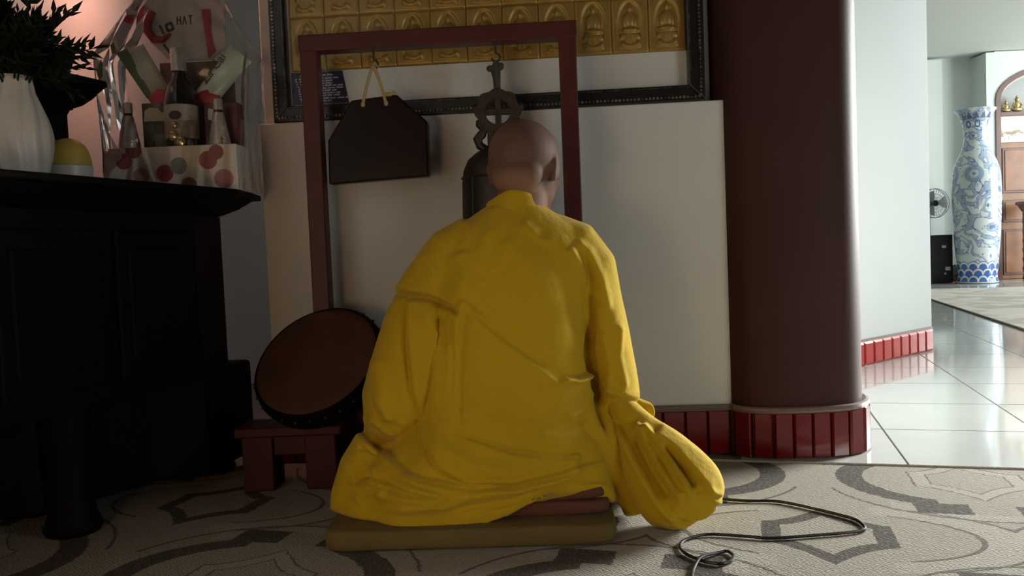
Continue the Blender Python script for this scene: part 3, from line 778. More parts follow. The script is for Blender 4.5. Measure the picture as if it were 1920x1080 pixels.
# crossed legs
limb([(-0.10, 1.86, .185), (-0.20, 1.96, .175), (-0.29, 2.03, .160)], [.080, .062, .045])
limb([(-0.29, 2.03, .158), (-0.16, 2.06, .150), (0.02, 2.05, .150)], [.045, .042, .034])
limb([(0.06, 1.86, .185), (0.13, 1.96, .175), (0.185, 2.03, .160)], [.080, .062, .045])
limb([(0.185, 2.03, .160), (0.09, 2.06, .165), (-0.06, 2.05, .165)], [.045, .042, .034])
for sx, hx in ((1, 0.02), (-1, -0.06)):
    limb([(hx, 2.06, .150), (hx + sx * 0.06, 2.04, .155), (hx + sx * 0.13, 2.03, .150)], [.034, .030, .018], 12)
me = remesh(B, 0.0042, 3)
V, N = get_vn(me); set_v(me, V - np.array(PL))
body = link('body', me, 'skin', person, smooth='all')
# shaved scalp: darker stubble shadow, painted by head-local position
M = MT['skin']; nt, bs = nodes_of(M)
tc = nt.nodes.new('ShaderNodeTexCoord'); sub = nt.nodes.new('ShaderNodeVectorMath'); sub.operation = 'SUBTRACT'
hc = hp(0, -0.012, 0.045) - PL; sub.inputs[1].default_value = hc
nt.links.new(tc.outputs['Object'], sub.inputs[0]); ln_ = nt.nodes.new('ShaderNodeVectorMath'); ln_.operation = 'LENGTH'; nt.links.new(sub.outputs[0], ln_.inputs[0])
r_ = NX(nt, ln_.outputs['Value']); fac = ((r_ - 0.118) * -60.0 + 0.5).clamp() * 0.75
old = bs.inputs['Base Color'].links[0].from_socket
nt.links.new(mixc(nt, fac, old, (0.085, 0.047, 0.033)), bs.inputs['Base Color'])

# ---------------- robe
Rb = MB()
T = [(.12, -.055, 1.865, .235, .205), (.17, -.045, 1.855, .222, .185), (.23, -.03, 1.848, .205, .165), (.30, -.02, 1.842, .192, .152), (.38, -.015, 1.838, .182, .146), (.46, -.012, 1.838, .178, .140),
     (.53, -.004, 1.840, .178, .130), (.58, .003, 1.843, .176, .118), (.615, .008, 1.845, .168, .104), (.645, .010, 1.847, .140, .090), (.67, .012, 1.848, .102, .075), (.695, .012, 1.850, .066, .062)]
Rb.loft([ering(cx, cy, a, bb, z) for z, cx, cy, a, bb in T])
def tubee(pts, seg=30):
    """pts: (x,y,z, r, ry) elliptical tube"""
    rings = []
    for k, (x, y, z, a, bb) in enumerate(pts):
        p0_, p1_ = Vector(pts[max(k - 1, 0)][:3]), Vector(pts[min(k + 1, len(pts) - 1)][:3]); t = (p1_ - p0_).normalized()
        w = Vector((0, 1, 0)); w = (w - t * w.dot(t)).normalized(); u = w.cross(t)
        rings.append([Vector((x, y, z)) + u * a * math.cos(2 * PI * i / seg) + w * bb * math.sin(2 * PI * i / seg) for i in range(seg)])
    Rb.loft(rings)
# left arm under the wrap
tubee([(-.075, 1.845, .640, .045, .06), (-.118, 1.842, .600, .066, .078), (-.160, 1.838, .520, .083, .092), (-.194, 1.834, .430, .094, .100), (-.222, 1.834, .345, .100, .105), (-.244, 1.838, .270, .104, .105), (-.250, 1.850, .215, .096, .098), (-.235, 1.885, .175, .075, .08)])
tubee([(-.250, 1.86, .25, .07, .07), (-.20, 1.97, .245, .065, .06), (-.12, 2.05, .25, .055, .05)])
# right arm
tubee([(.090, 1.848, .636, .045, .06), (.140, 1.846, .604, .058, .070), (.176, 1.846, .550, .058, .072), (.188, 1.846, .480, .056, .072), (.203, 1.846, .400, .056, .074), (.214, 1.846, .320, .058, .076), (.220, 1.848, .260, .060, .076), (.220, 1.86, .225, .050, .064)])
tubee([(.22, 1.87, .26, .06, .06), (.165, 1.98, .258, .058, .055), (.09, 2.05, .26, .05, .048)])
# skirt over the crossed legs and cushions
hem_x = [-.45, -.41, -.388, -.306, -.196, -.098, -.02, .069, .14, .178, .21, .245, .30]; hem_z = [.030, .045, .054, .048,   .036, .032, .064, .100, .116, .115, .040, .012, .012]
def hz(x): return float(np.interp(x, hem_x, hem_z))
def skirt_ring(k, cx, cy, a, bb, zz, bot=False):
    r = []
    for p in sqr(cx, cy, a, bb, 0, 72, 2.9):
        x, y = p[0], p[1]
        th = math.atan2(y - cy, x - cx)
        wv = 1 + 0.016 * math.sin(9 * th + 1.3) * k + 0.011 * math.sin(17 * th) * k
        x, y = cx + (x - cx) * wv, cy + (y - cy) * wv
        z = zz
        if bot: z = hz(x) if y < cy + 0.1 else 0.022
        r.append((x, y, z))
    return r
Rb.loft([skirt_ring(1, -.088, 1.90, .338, .265, 0, True), skirt_ring(1, -.080, 1.895, .308, .250, .105), skirt_ring(.8, -.068, 1.885, .285, .232, .145), skirt_ring(.5, -.050, 1.88, .248, .210, .185), skirt_ring(.3, -.045, 1.875, .19, .18, .235)], cap0=True)
tubee([(.13, 1.84, .24, .06, .10), (.185, 1.83, .185, .055, .10), (.215, 1.82, .13, .045, .09), (.225, 1.815, .09, .03, .06)])
# cloth corner spreading to the left behind the knee, and the fall of cloth at the right hip
tubee([(-.30, 1.80, .165, .07, .07), (-.345, 1.79, .115, .06, .065), (-.385, 1.785, .070, .035, .05), (-.405, 1.785, .05, .015, .03)])
tubee([(.18, 1.80, .16, .05, .07), (.215, 1.775, .105, .034, .055), (.236, 1.762, .060, .030, .045), (.250, 1.758, .020, .030, .036)])
tubee([(-.10, 1.92, .190, .09, .09), (-.20, 1.98, .180, .080, .08), (-.275, 2.03, .160, .068, .07), (-.31, 2.05, .150, .040, .05)])
tubee([(.05, 1.92, .190, .09, .09), (.13, 1.98, .182, .080, .08), (.185, 2.03, .165, .070, .07), (.215, 2.05, .155, .042, .05)])
me = remesh(Rb, 0.0031, 42, 0.5)
V, N = get_vn(me)
X, Y, Z = V[:, 0], V[:, 1], V[:, 2]
back = np.clip(-N[:, 1] * 1.6 + 0.15, 0, 1)
h = np.zeros(len(V))
# layer edges and folds of the wrap on the back
h += fold(X, Z, [(-.262, .512), (-.234, .516), (-.178, .507), (-.124, .484), (-.098, .462)], 'edge', .0100, .075, .06, .10)            # flap over the left arm (raised above)
h += fold(X, Z, [(-.128, .215), (-.124, .300), (-.118, .380), (-.108, .440), (-.099, .475)], 'edge', .0070, .070, .15, .05)     # its vertical edge
h += fold(X, Z, [(-.225, .505), (-.226, .406), (-.219, .305), (-.204, .235), (-.168, .160), (-.105, .124), (-.03, .117)], 'edge', .0075, .060, .03, .15)
h += fold(X, Z, [(.165, .324), (.125, .318), (.090, .328), (.038, .376), (-.036, .434), (-.102, .500)], 'edge', .0070, .090, .06, .05) # diagonal seam
h += fold(X, Z, [(.165, .318), (.125, .313), (.094, .322)], 'ridge', .010, .007)
h += fold(X, Z, [(.050, .240), (.010, .247), (-.054, .261), (-.125, .274)], 'lip', .0030, .026)
h += fold(X, Z, [(.128, .166), (.060, .172), (-.014, .188), (-.124, .226)], 'edge', .0065, .050, .03, .15)
h += fold(X, Z, [(.124, .136), (.124, .170)], 'edge', .005, .02)
h += fold(X, Z, [(.19, .150), (.115, .141), (-.016, .123), (-.125, .126), (-.232, .148), (-.305, .198)], 'edge', .0120, .030, .10, .10)
h += fold(X, Z, [(-.137, .088), (-.212, .112), (-.309, .128), (-.355, .120)], 'edge', .0110, .024, .1, .2)
h += fold(X, Z, [(.130, .128), (.060, .108), (-.040, .082), (-.145, .055)], 'ridge', .0050, .012)
h += fold(X, Z, [(.170, .135), (.080, .118), (-.029, .098), (-.145, .080)], 'ridge', -.0055, .009)
h += fold(X, Z, [(-.105, .60), (-.09, .54), (-.115, .49)], 'ridge', .0045, .018)
h += fold(X, Z, [(-.19, .49), (-.165, .42), (-.158, .33), (-.170, .25)], 'ridge', .0060, .017)
h += fold(X, Z, [(-.155, .46), (-.135, .40)], 'ridge', -.004, .01)
h += fold(X, Z, [(-.30, .38), (-.285, .30), (-.26, .24)], 'ridge', .006, .02)
h += fold(X, Z, [(-.345, .235), (-.30, .245), (-.24, .215)], 'ridge', .005, .013)
h += fold(X, Z, [(-.33, .198), (-.29, .185), (-.25, .19)], 'ridge', -.009, .013, .3, .3)
h += fold(X, Z, [(.05, .64), (.10, .56), (.135, .47), (.14, .40)], 'ridge', -.004, .020)
h += fold(X, Z, [(-.02, .62), (.04, .55), (.08, .47)], 'ridge', .003, .022)
h += fold(X, Z, [(-.06, .44), (.01, .39), (.07, .35)], 'ridge', -.003, .014)
# right arm: crease at the armpit and pulled folds
h += fold(X, Z, [(.150, .60), (.168, .54), (.170, .436), (.160, .366), (.168, .31), (.178, .25), (.196, .19)], 'ridge', -.008, .009, .25, .1)
h += fold(X, Z, [(.135, .615), (.165, .585), (.190, .53), (.205, .45)], 'ridge', .0065, .012)
h += fold(X, Z, [(.12, .60), (.15, .555), (.175, .48)], 'ridge', .0050, .010)
h += fold(X, Z, [(.232, .43), (.222, .36), (.235, .28)], 'ridge', .005, .010)
h += fold(X, Z, [(.19, .42), (.205, .34), (.20, .27)], 'ridge', .0055, .009)
h += fold(X, Z, [(.270, .262), (.225, .275), (.190, .290)], 'ridge', .007, .010)
for pts, a_, w_ in (([(-.31, .078), (-.18, .084), (-.05, .098), (.06, .120), (.15, .138)], .0060, .0085), ([(-.35, .106), (-.25, .098), (-.14, .101), (-.02, .112), (.08, .128)], .0055, .0080), ([(-.33, .172), (-.305, .145), (-.275, .112), (-.28, .078)], .0065, .0100), ([(-.36, .135), (-.335, .105), (-.34, .075)], .0055, .0090),
                    ([(-.27, .168), (-.21, .130), (-.13, .108)], .0050, .0110), ([(-.19, .250), (-.15, .190), (-.09, .158), (0, .146)], .0045, .0120), ([(-.30, .300), (-.27, .255), (-.225, .230)], .0045, .0100), ([(-.32, .27), (-.29, .225), (-.25, .205)], .0045, .0085),
                    ([(.02, .215), (.08, .205), (.14, .215), (.175, .235)], .0045, .0110), ([(.17, .29), (.14, .255), (.09, .235)], .0045, .0100), ([(-.19, .60), (-.165, .555), (-.155, .515)], .0040, .0120), ([(.02, .66), (.06, .62), (.10, .60)], .0035, .0120), ([(-.03, .655), (-.06, .60), (-.07, .54)], .0035, .0140)):
    h += fold(X, Z, pts, 'ridge', a_, w_, .2, .25)
# sharp creases where one layer meets the next
for pts, a_, f0_, f1_ in (([(-.262, .509), (-.234, .512), (-.178, .503), (-.124, .480), (-.100, .460)], .0060, .03, .10), ([(-.226, .508), (-.228, .420), (-.223, .330), (-.215, .260)], .0055, .02, .5), ([(-.122, .470), (-.124, .380), (-.130, .300), (-.133, .225)], .0035, .1, .4),
                          ([(-.095, .484), (-.036, .428), (.038, .370), (.092, .321), (.125, .309), (.165, .314)], .0050, .15, .05), ([(.168, .54), (.170, .436), (.160, .366), (.168, .31), (.178, .25), (.200, .17)], .0050, .3, .1), ([(-.124, .222), (-.014, .184), (.060, .168), (.128, .161)], .0040, .1, .05), ([(-.120, .268), (-.054, .256), (.040, .238)], .0025, .2, .4),
                          ([(-.305, .194), (-.232, .144), (-.125, .121), (-.016, .118), (.115, .136), (.185, .146)], .0055, .1, .1), ([(-.345, .190), (-.305, .182), (-.262, .192)], .0060, .1, .4), ([(-.355, .116), (-.309, .123), (-.212, .107), (-.137, .084)], .0050, .2, .1), ([(.120, .140), (.120, .165)], .003, .1, .1), ([(.150, .128), (.080, .108), (-.029, .080), (-.12, .062)], .0040, .1, .3)):
    h += fold(X, Z, pts, 'crease', a_, .0048, f0_, f1_)
nz_ = np.empty(len(V))
for i in range(len(V)):
    x, y, z = V[i]
    nz_[i] = noise.noise((x * 9, y * 9, z * 5)) * .0035 + noise.noise((x * 22 + z * 8, y * 22, z * 9 - x * 6)) * .0017
V = V + N * (h * 1.45 * back + nz_)[:, None]
V[:, 2] = np.maximum(V[:, 2], 0.0095)
E_ = np.empty(len(me.edges) * 2, dtype=np.int64); me.edges.foreach_get('vertices', E_); E_ = E_.reshape(-1, 2)
deg = np.bincount(E_.ravel(), minlength=len(V))[:, None]
hzv = np.interp(X, hem_x, hem_z); wgt = (np.clip(1 - np.abs(Z - hzv) / 0.020, 0, 1) * (Y < 1.80))[:, None] * 0.6
for _ in range(30):
    A_ = np.zeros_like(V); np.add.at(A_, E_[:, 0], V[E_[:, 1]]); np.add.at(A_, E_[:, 1], V[E_[:, 0]])
    V = V + (A_ / deg - V) * wgt
set_v(me, V - np.array(PL))
robe = link('robe', me, 'robe', person, smooth='all')
# collar: turned band round the neck
b = MB(); rings = []
for k, (z, a, bb, cy) in enumerate(((.660, .082, .074, 1.850), (.685, .070, .066, 1.850), (.706, .0645, .0625, 1.852), (.716, .0625, .061, 1.853), (.718, .059, .058, 1.853), (.712, .055, .055, 1.853), (.690, .056, .056, 1.853))):
    rings.append([(p[0] + 0.0018 * math.sin(5 * i * 2 * PI / 56), p[1], p[2] + 0.0025 * math.sin(2 * PI * i / 56 * 3) - (0 if k == 0 else 4.5 * (p[0] - .013) ** 2) - 0.10 * (p[1] - cy) * (0 if k == 0 else 1)) for i, p in enumerate(ering(.013, cy, a, bb, z, 56, 2.1))])
b.loft(rings, False, False); b.build('collar', 'robe', person, smooth='all')

# ---------------- hanging right sleeve, gathered at the elbow and pooled on the rug
path = [(.205, 1.835, .285), (.222, 1.810, .250), (.246, 1.782, .212), (.274, 1.752, .165), (.303, 1.722, .120), (.330, 1.695, .082), (.346, 1.680, .052), (.354, 1.672, .034), (.360, 1.667, .024)]
hw = [.030, .030, .040, .068, .086, .094, .086, .060, .018]; ht = [.036, .040, .042, .046, .052, .056, .048, .030, .008]
K = 90; Sg = 120; rings = []
tt = np.linspace(0, 1, len(path)); P = np.array(path)
def cr_(t, A): return np.interp(t, tt, A)
ker = np.linspace(0, 1, K)
cx_, cy_, cz_ = (cr_(ker, P[:, i]) for i in range(3)); W_, H_ = cr_(ker, np.array(hw)), cr_(ker, np.array(ht))
def sm(a, n=5):
    for _ in range(n): a = np.concatenate([[a[0]], (a[:-2] + 2 * a[1:-1] + a[2:]) / 4, [a[-1]]])
    return a
cx_, cy_, cz_, W_, H_ = (sm(a, 14) for a in (cx_, cy_, cz_, W_, H_))
for k in range(K):
    a_, c_ = max(k - 1, 0), min(k + 1, K - 1)
    t = Vector((cx_[c_] - cx_[a_], cy_[c_] - cy_[a_], cz_[c_] - cz_[a_])).normalized()
    w = Vector((0, -1, 0)); w = (w - t * w.dot(t)).normalized(); u = t.cross(w) * -1   # u: across, w: towards viewer
    if u.x < 0: u = -u
    ring = []
    for i in range(Sg):
        th = 2 * PI * i / Sg; c, s_ = math.cos(th), math.sin(th)
        p = Vector((cx_[k], cy_[k], cz_[k])) + u * W_[k] * math.copysign(abs(c) ** 0.85, c) + w * H_[k] * math.copysign(abs(s_) ** 0.9, s_)
        ring.append(p)
    rings.append(ring)
b = MB(); b.loft(rings); me = b.mesh('sleeve'); V, N = get_vn(me); X, Y, Z = V[:, 0], V[:, 1], V[:, 2]
back = np.clip(-N[:, 1] * 1.6 + 0.2, 0, 1); h = np.zeros(len(V))
h += fold(X, Z, [(.204, .230), (.240, .150), (.272, .085), (.312, .035), (.350, .012)], 'edge', -.013, .028, .1, .1)
h += fold(X, Z, [(.248, .222), (.285, .150), (.318, .090), (.332, .062)], 'ridge', .013, .0085, .05, .2)
h += fold(X, Z, [(.240, .200), (.268, .135), (.300, .078)], 'ridge', -.011, .0085)
h += fold(X, Z, [(.262, .218), (.306, .165), (.322, .130), (.338, .098), (.347, .066)], 'ridge', .014, .0075, .05, .2)
h += fold(X, Z, [(.262, .195), (.296, .140), (.322, .090)], 'ridge', -.010, .0065)
h += fold(X, Z, [(.285, .200), (.335, .150), (.372, .105), (.390, .075)], 'edge', .013, .020, .05, .2)
h += fold(X, Z, [(.300, .180), (.334, .135), (.352, .100)], 'ridge', -.011, .0075)
h += fold(X, Z, [(.352, .110), (.382, .093), (.412, .080)], 'ridge', .005, .005)
h += fold(X, Z, [(.354, .095), (.386, .076), (.414, .062)], 'ridge', .005, .005)
h += fold(X, Z, [(.290, .045), (.330, .030), (.372, .036), (.408, .055)], 'edge', .010, .016)
nz_ = np.array([noise.noise((v[0] * 14, v[1] * 14, v[2] * 14)) * .0022 for v in V])
V = V + N * (h * 1.35 * back + nz_)[:, None]; V[:, 2] = np.maximum(V[:, 2], 0.0092 + 0.0008 * np.sin(X * 90))
set_v(me, V - np.array(PL)); link('sleeve', me, 'robe', person, smooth='all')
# wing of cloth at the elbow tip
b = MB(); b.loft([[(x, 1.835 + dy, z + 0.012 * dy) for x, z, dy in ((x0, z0 - .028, -.03), (x0 + .006, z0, -.036), (x0, z0 + .022, -.03), (x0 - .01, z0 + .014, .02), (x0 - .012, z0 - .014, .02))] for x0, z0 in ((.240, .258), (.272, .240), (.292, .230), (.304, .227))])
me = b.mesh('cuff'); V, N = get_vn(me); set_v(me, V - np.array(PL)); 
o = link('cuff', me, 'robe', person, smooth='all'); sb = o.modifiers.new('s', 'SUBSURF'); sb.levels = 2; sb.render_levels = 2

# ================================================================== CABLE ON THE RUG
def bez(pts, n=10):
    P = [Vector(p) for p in pts]; out = []
    for i in range(len(P) - 1):
        a, b_, c, d = P[max(i - 1, 0)], P[i], P[i + 1], P[min(i + 2, len(P) - 1)]
        for k in range(n):
            t = k / n
            out.append(0.5 * ((2 * b_) + (c - a) * t + (2 * a - 5 * b_ + 4 * c - d) * t * t + (3 * b_ - a - 3 * c + d) * t ** 3))
    out.append(P[-1]); return out
cab = [(0.391, 1.902), (0.453, 1.853), (0.507, 1.829), (0.569, 1.817), (0.61, 1.781), (0.658, 1.724), (0.686, 1.683), (0.69, 1.649), (0.683, 1.621), (0.66, 1.609), (0.588, 1.599), (0.491, 1.592), (0.443, 1.607), (0.374, 1.627), (0.327, 1.608), (0.305, 1.576), (0.305, 1.536), (0.324, 1.499), (0.352, 1.476), (0.377, 1.483), (0.39, 1.508), (0.386, 1.533), (0.365, 1.527), (0.328, 1.496), (0.305, 1.458), (0.291, 1.414), (0.261, 1.34)]
cp = [(x, y, 0.0122 + (0.006 if i in (23,) else 0)) for i, (x, y) in enumerate(cab)]
b = MB(); b.tube(bez(cp, 8), 0.0032, 8); tag(b.build('power_cable', 'cable', smooth=True, origin=(0.5, 1.6, 0.009)), 'black cable looping over the patterned rug beside the yellow sleeve', 'cable')

# ================================================================== ALTAR TABLE ON THE LEFT
tbl = thing('altar_table', (-1.0, 1.8, 0.0085), 'black wooden altar table with overhanging moulded top against the left wall', 'table')
TZ = 0.777
b = MB(); top = [(-0.682, 2.092), (-0.700, 2.355), (-1.255, 2.355), (-1.255, 1.20), (-0.985, 1.20)]
def inset(poly, d):
    c = Vector((sum(p[0] for p in poly) / len(poly), sum(p[1] for p in poly) / len(poly)))
    return [tuple(Vector(p) + (c - Vector(p)).normalized() * d) for p in poly]
b.prism(top, TZ - 0.016, TZ); b.build('table_top', 'black_wood', tbl, bevel=0.004)
b = MB(); ins = [(-0.697, 2.086), (-0.72, 2.34), (-1.25, 2.34), (-1.25, 1.21), (-0.998, 1.21)]; ins2 = [(-0.785, 2.070), (-0.80, 2.30), (-1.25, 2.30), (-1.25, 1.22), (-1.06, 1.22)]
b.loft([[(x, y, TZ - 0.058) for x, y in ins2], [(x + (X_[0] - x) * .55, y + (X_[1] - y) * .55, TZ - 0.040) for (x, y), X_ in zip(ins2, ins)], [(x, y, TZ - 0.0165) for x, y in ins]]); b.build('cornice', 'black_wood', tbl, bevel=0.003)
b = MB(); b.prism([(-0.787, 2.070), (-0.80, 2.30), (-1.25, 2.30), (-1.25, 1.22), (-1.062, 1.22)], 0.30, TZ - 0.0585); body_ = b.build('body', 'black_wood', tbl, bevel=0.004)
fd = (Vector((-0.787, 2.070, 0)) - Vector((-1.062, 1.22, 0))); L_ = fd.length; fd.normalize(); fnrm = Vector((fd.y, -fd.x, 0))
for k in range(3):
    c = Vector((-1.062, 1.22, 0.51)) + fd * (L_ * (k + 0.5) / 3) + fnrm * 0.006
    b = MB(); b.box(c, (L_ / 3 - 0.05, 0.014, 0.33), math.atan2(fd.y, fd.x)); b.build('panel', 'black_wood', tbl, bevel=0.005)
    b = MB(); b.box(c + fnrm * 0.008, (L_ / 3 - 0.11, 0.010, 0.25), math.atan2(fd.y, fd.x)); b.build('panel_moulding', 'black_wood', tbl, bevel=0.004)
b = MB(); b.prism([(-1.06, 1.78), (-0.905, 2.05), (-0.792, 2.095), (-0.752, 2.352), (-1.25, 2.352), (-1.25, 1.78)], 0.05, 0.315); b.build('plinth', 'black_wood', tbl, bevel=0.012)
for x, y in ((-1.0, 1.82), (-1.12, 1.30), (-0.86, 2.30)):
    b = MB(); b.lathe([(0.055, 0.0085), (0.062, 0.02), (0.050, 0.05), (0.042, 0.10), (0.046, 0.20), (0.050, 0.30)], 24, (x, y, 0)); b.build('foot', 'black_wood', tbl, smooth=True)
# raised altar shelf at the back of the table
tier = thing('altar_shelf', (-1.14, 2.0, TZ), 'black raised altar shelf with moulded edge behind the white vase', 'shelf')
b = MB(); sh = [(-1.085, 1.80), (-0.990, 2.095), (-1.06, 2.10), (-1.06, 2.19), (-1.252, 2.19), (-1.252, 1.80)]
b.prism(sh, 1.040, 1.058); b.build('shelf_top', 'black_wood', tier, bevel=0.005)
cen = Vector((-1.25, 2.0)); rings = []
for z, k in ((0.985, 0.70), (1.000, 0.73), (1.012, 0.84), (1.030, 0.93), (1.040, 0.97)):
    rings.append([(cen.x + (x - cen.x) * k, cen.y + (y - cen.y) * k, z) for x, y in sh])
b = MB(); b.loft(rings); b.build('shelf_moulding', 'black_wood', tier)
b = MB(); b.prism([(cen.x + (x - cen.x) * .66, cen.y + (y - cen.y) * .66) for x, y in sh], TZ + 0.0005, 0.985); b.build('shelf_pedestal', 'black_wood', tier, bevel=0.004)
b = MB(); b.lathe([(0.02, 1.0585), (0.034, 1.066), (0.042, 1.085), (0.040, 1.105), (0.028, 1.120), (0.010, 1.126)], 28, (-1.085, 2.02, 0)); MT['urn'] = mat('dark_urn', (0.10, 0.05, 0.045), 0.4)
tag(b.build('incense_urn', 'urn', smooth=True, origin=(-1.085, 2.02, 1.0585)), 'small dark rounded urn on the raised altar shelf beside the plant', 'urn')
# assumed pendant lamp, out of view, hung here to light the wall pink
lx_, ly_, lz_ = -1.02, 2.50, 1.50
lamp = thing('assumed_pendant_lamp', (lx_, ly_, lz_ - 0.04), 'assumed unseen pink glass pendant lamp hanging by a cord above the gift basket', 'lamp')
MT['bulb'] = mat('lamp_glass', (0.9, 0.4, 0.35), 0.4, emit=(1.0, 0.42, 0.34), estr=6.0)
b = MB(); b.lathe([(0.010, lz_ - .04), (0.026, lz_ - .028), (0.034, lz_), (0.026, lz_ + .028), (0.012, lz_ + .04)], 24, (lx_, ly_, 0)); b.build('lamp_globe', 'bulb', lamp, smooth=True)
b = MB(); b.lathe([(0.015, lz_ + .0405), (0.017, lz_ + .055), (0.006, lz_ + .075)], 20, (lx_, ly_, 0)); b.build('lamp_cap', 'bronze', lamp, smooth=True)
b = MB(); b.tube([(lx_, ly_, lz_ + .07), (lx_, ly_, 2.999)], 0.003, 8); b.build('cord', 'cable', lamp, smooth=True)
pl = bpy.data.lights.new('assumed_pendant_light', 'POINT'); pl.energy = 5.2; pl.color = (1.0, 0.48, 0.36); pl.shadow_soft_size = 0.036
po = bpy.data.objects.new('assumed_pendant_light', pl); COL.objects.link(po); po.location = (0.0, 0.0, -0.005); po.parent = lamp

fl = thing('added_warm_lamp', (-1.02, -0.45, 0.009), 'added unseen warm fill lamp on the rug by the left wall', 'lamp')  # added fill source, warms the robe and wall from behind left
b = MB(); b.lathe([(0.11, 0.009), (0.11, 0.02), (0.02, 0.035), (0.012, 0.05), (0.012, 0.60)], 24, (-1.02, -0.45, 0)); b.build('lamp_base', 'bronze', fl, smooth=True)
MT['paper_shade'] = mat('paper_shade', (0.8, 0.6, 0.4), 0.7, emit=(1.0, 0.62, 0.30), estr=2.0)
b = MB(); b.loft([[(-1.02 + r * math.cos(a), -0.45 + r * math.sin(a), z) for a in np.linspace(0, 2 * PI, 28, endpoint=False)] for r, z in ((0.13, 0.62), (0.14, 0.75), (0.12, 0.90))], False, False); b.build('lamp_shade', 'paper_shade', fl, smooth=True)
pw = bpy.data.lights.new('added_warm_lamp_light', 'POINT'); pw.energy = 14; pw.color = (1.0, 0.62, 0.30); pw.shadow_soft_size = 0.16
po = bpy.data.objects.new('added_warm_lamp_light', pw); COL.objects.link(po); po.location = (0.32, 0.30, 0.42); po.parent = fl

# ---- white ribbed vase with plant
vx, vy = -1.005, 1.715
vase = thing('flower_vase', (vx, vy, TZ), 'white folded-rib ceramic vase holding dark foliage on the altar table', 'vase')
def vmod(a, z):
    t = (z - TZ) / 0.215; s_ = 1 if t < 0.42 else -1
    u = (a / (2 * PI) * 11 + s_ * (t - 0.42) * 0.9) % 1
    return 1 + 0.085 * (abs(u - 0.5) * 2 - 0.5)
b = MB(); prof = [(0.045, TZ + .0005)] + [(0.050 + 0.016 * math.sin(PI * min(1, t / 0.84)) - 0.034 * max(0, t - 0.42) ** 1.35, TZ + 0.215 * t) for t in np.linspace(0.02, 1, 26)] + [(0.028, TZ + 0.213), (0.026, TZ + 0.15)]
b.lathe(prof, 132, (vx, vy, 0), mod=vmod); b.build('vase_body', 'porcelain', vase, smooth=True)
plant = thing('potted_foliage', (vx, vy, TZ + 0.15), 'dark green spiky foliage standing in the white ribbed vase', 'plant')
rnd = random.Random(3)
def sprig(az, el, ln, droop, nl, ll):
    b = MB(); d = Vector((math.cos(az) * math.cos(el), math.sin(az) * math.cos(el), math.sin(el)))
    p0_ = Vector((vx, vy, TZ + 0.155)); pts = []
    for k in range(9):
        t = k / 8
        p = p0_ + Vector((0, 0, 0.07)) * min(1, t * 3) * 0.9 + d * ln * t + Vector((0, 0, -droop * t * t)); pts.append(p)
    pts[0] = p0_ + Vector((rnd.uniform(-.008, .008), rnd.uniform(-.008, .008), 0))
    b.tube(pts, [0.0026 - 0.0018 * k / 8 for k in range(9)], 6)
    for k in range(nl):
        t = 0.30 + 0.70 * (k + 1) / nl; f_ = t * 8; i = min(int(f_), 7); p = pts[i].lerp(pts[i + 1], f_ - i); ax = (pts[i + 1] - pts[i]).normalized()
        sd = 1 if k % 2 else -1
        lat = ax.cross(Vector((0, 0, 1)));  lat = lat.normalized() if lat.length > 1e-3 else Vector((1, 0, 0))
        lat = (Matrix.Rotation(rnd.uniform(-1.2, 1.2), 3, ax) @ lat) * sd
        dirv = (ax * (0.85 if k < nl - 1 else 1.6) + lat * (0.75 if k < nl - 1 else 0.05)).normalized(); nrm = ax.cross(lat).normalized()
        l = ll * rnd.uniform(0.75, 1.2) * (1.1 - 0.35 * t); w = l * 0.16; wv = dirv.cross(nrm).normalized()
        th = 0.0009
        vs = []
        for s_ in (-1, 1):
            vs += [p + nrm * th * s_, p + dirv * l * .35 + wv * w + nrm * (th * s_ - l * .02), p + dirv * l - nrm * l * 0.12 + nrm * th * .3 * s_, p + dirv * l * .35 - wv * w + nrm * (th * s_ - l * .02), p + dirv * l * .45 + nrm * (l * 0.05 + th * s_)]
        b.add(vs, [(0, 1, 4), (1, 2, 4), (2, 3, 4), (3, 0, 4), (6, 5, 9), (7, 6, 9), (8, 7, 9), (5, 8, 9), (0, 6, 1), (0, 5, 6), (1, 7, 2), (1, 6, 7), (2, 8, 3), (2, 7, 8), (3, 5, 0), (3, 8, 5)])
    o = b.build('sprig', 'leaf', plant)
for k in range(90):
    az_ = rnd.uniform(0, 2 * PI); sprig(az_, rnd.uniform(1.0 if 0.9 < az_ < 3.6 else 0.05, 1.35), rnd.uniform(0.09, 0.20), rnd.uniform(0.0, 0.05), 15, rnd.uniform(0.034, 0.055))
sprig(-0.25, 0.48, 0.165, 0.03, 15, 0.040); sprig(-0.15, 0.15, 0.165, 0.022, 15, 0.040); sprig(-0.35, 0.02, 0.13, 0.02, 12, 0.040); sprig(0.05, 0.85, 0.19, 0.02, 14, 0.042)
# ---- yellow dome
dm = thing('domed_container', (-0.965, 1.835, TZ), 'yellow domed container with a white base between the vase and the gift basket', 'container')
b = MB(); b.lathe([(0.036, TZ + .0005), (0.046, TZ + .006), (0.0485, TZ + .040), (0.047, TZ + .042)], 36, (-0.965, 1.835, 0)); b.build('base', 'porcelain', dm, smooth=True)
b = MB(); b.lathe([(0.0470, TZ + .0425), (0.0465, TZ + .052), (0.043, TZ + .070), (0.036, TZ + .086), (0.024, TZ + .098), (0.008, TZ + .1035)], 36, (-0.965, 1.835, 0)); b.build('dome_lid', 'yellow_dome', dm, smooth=True)

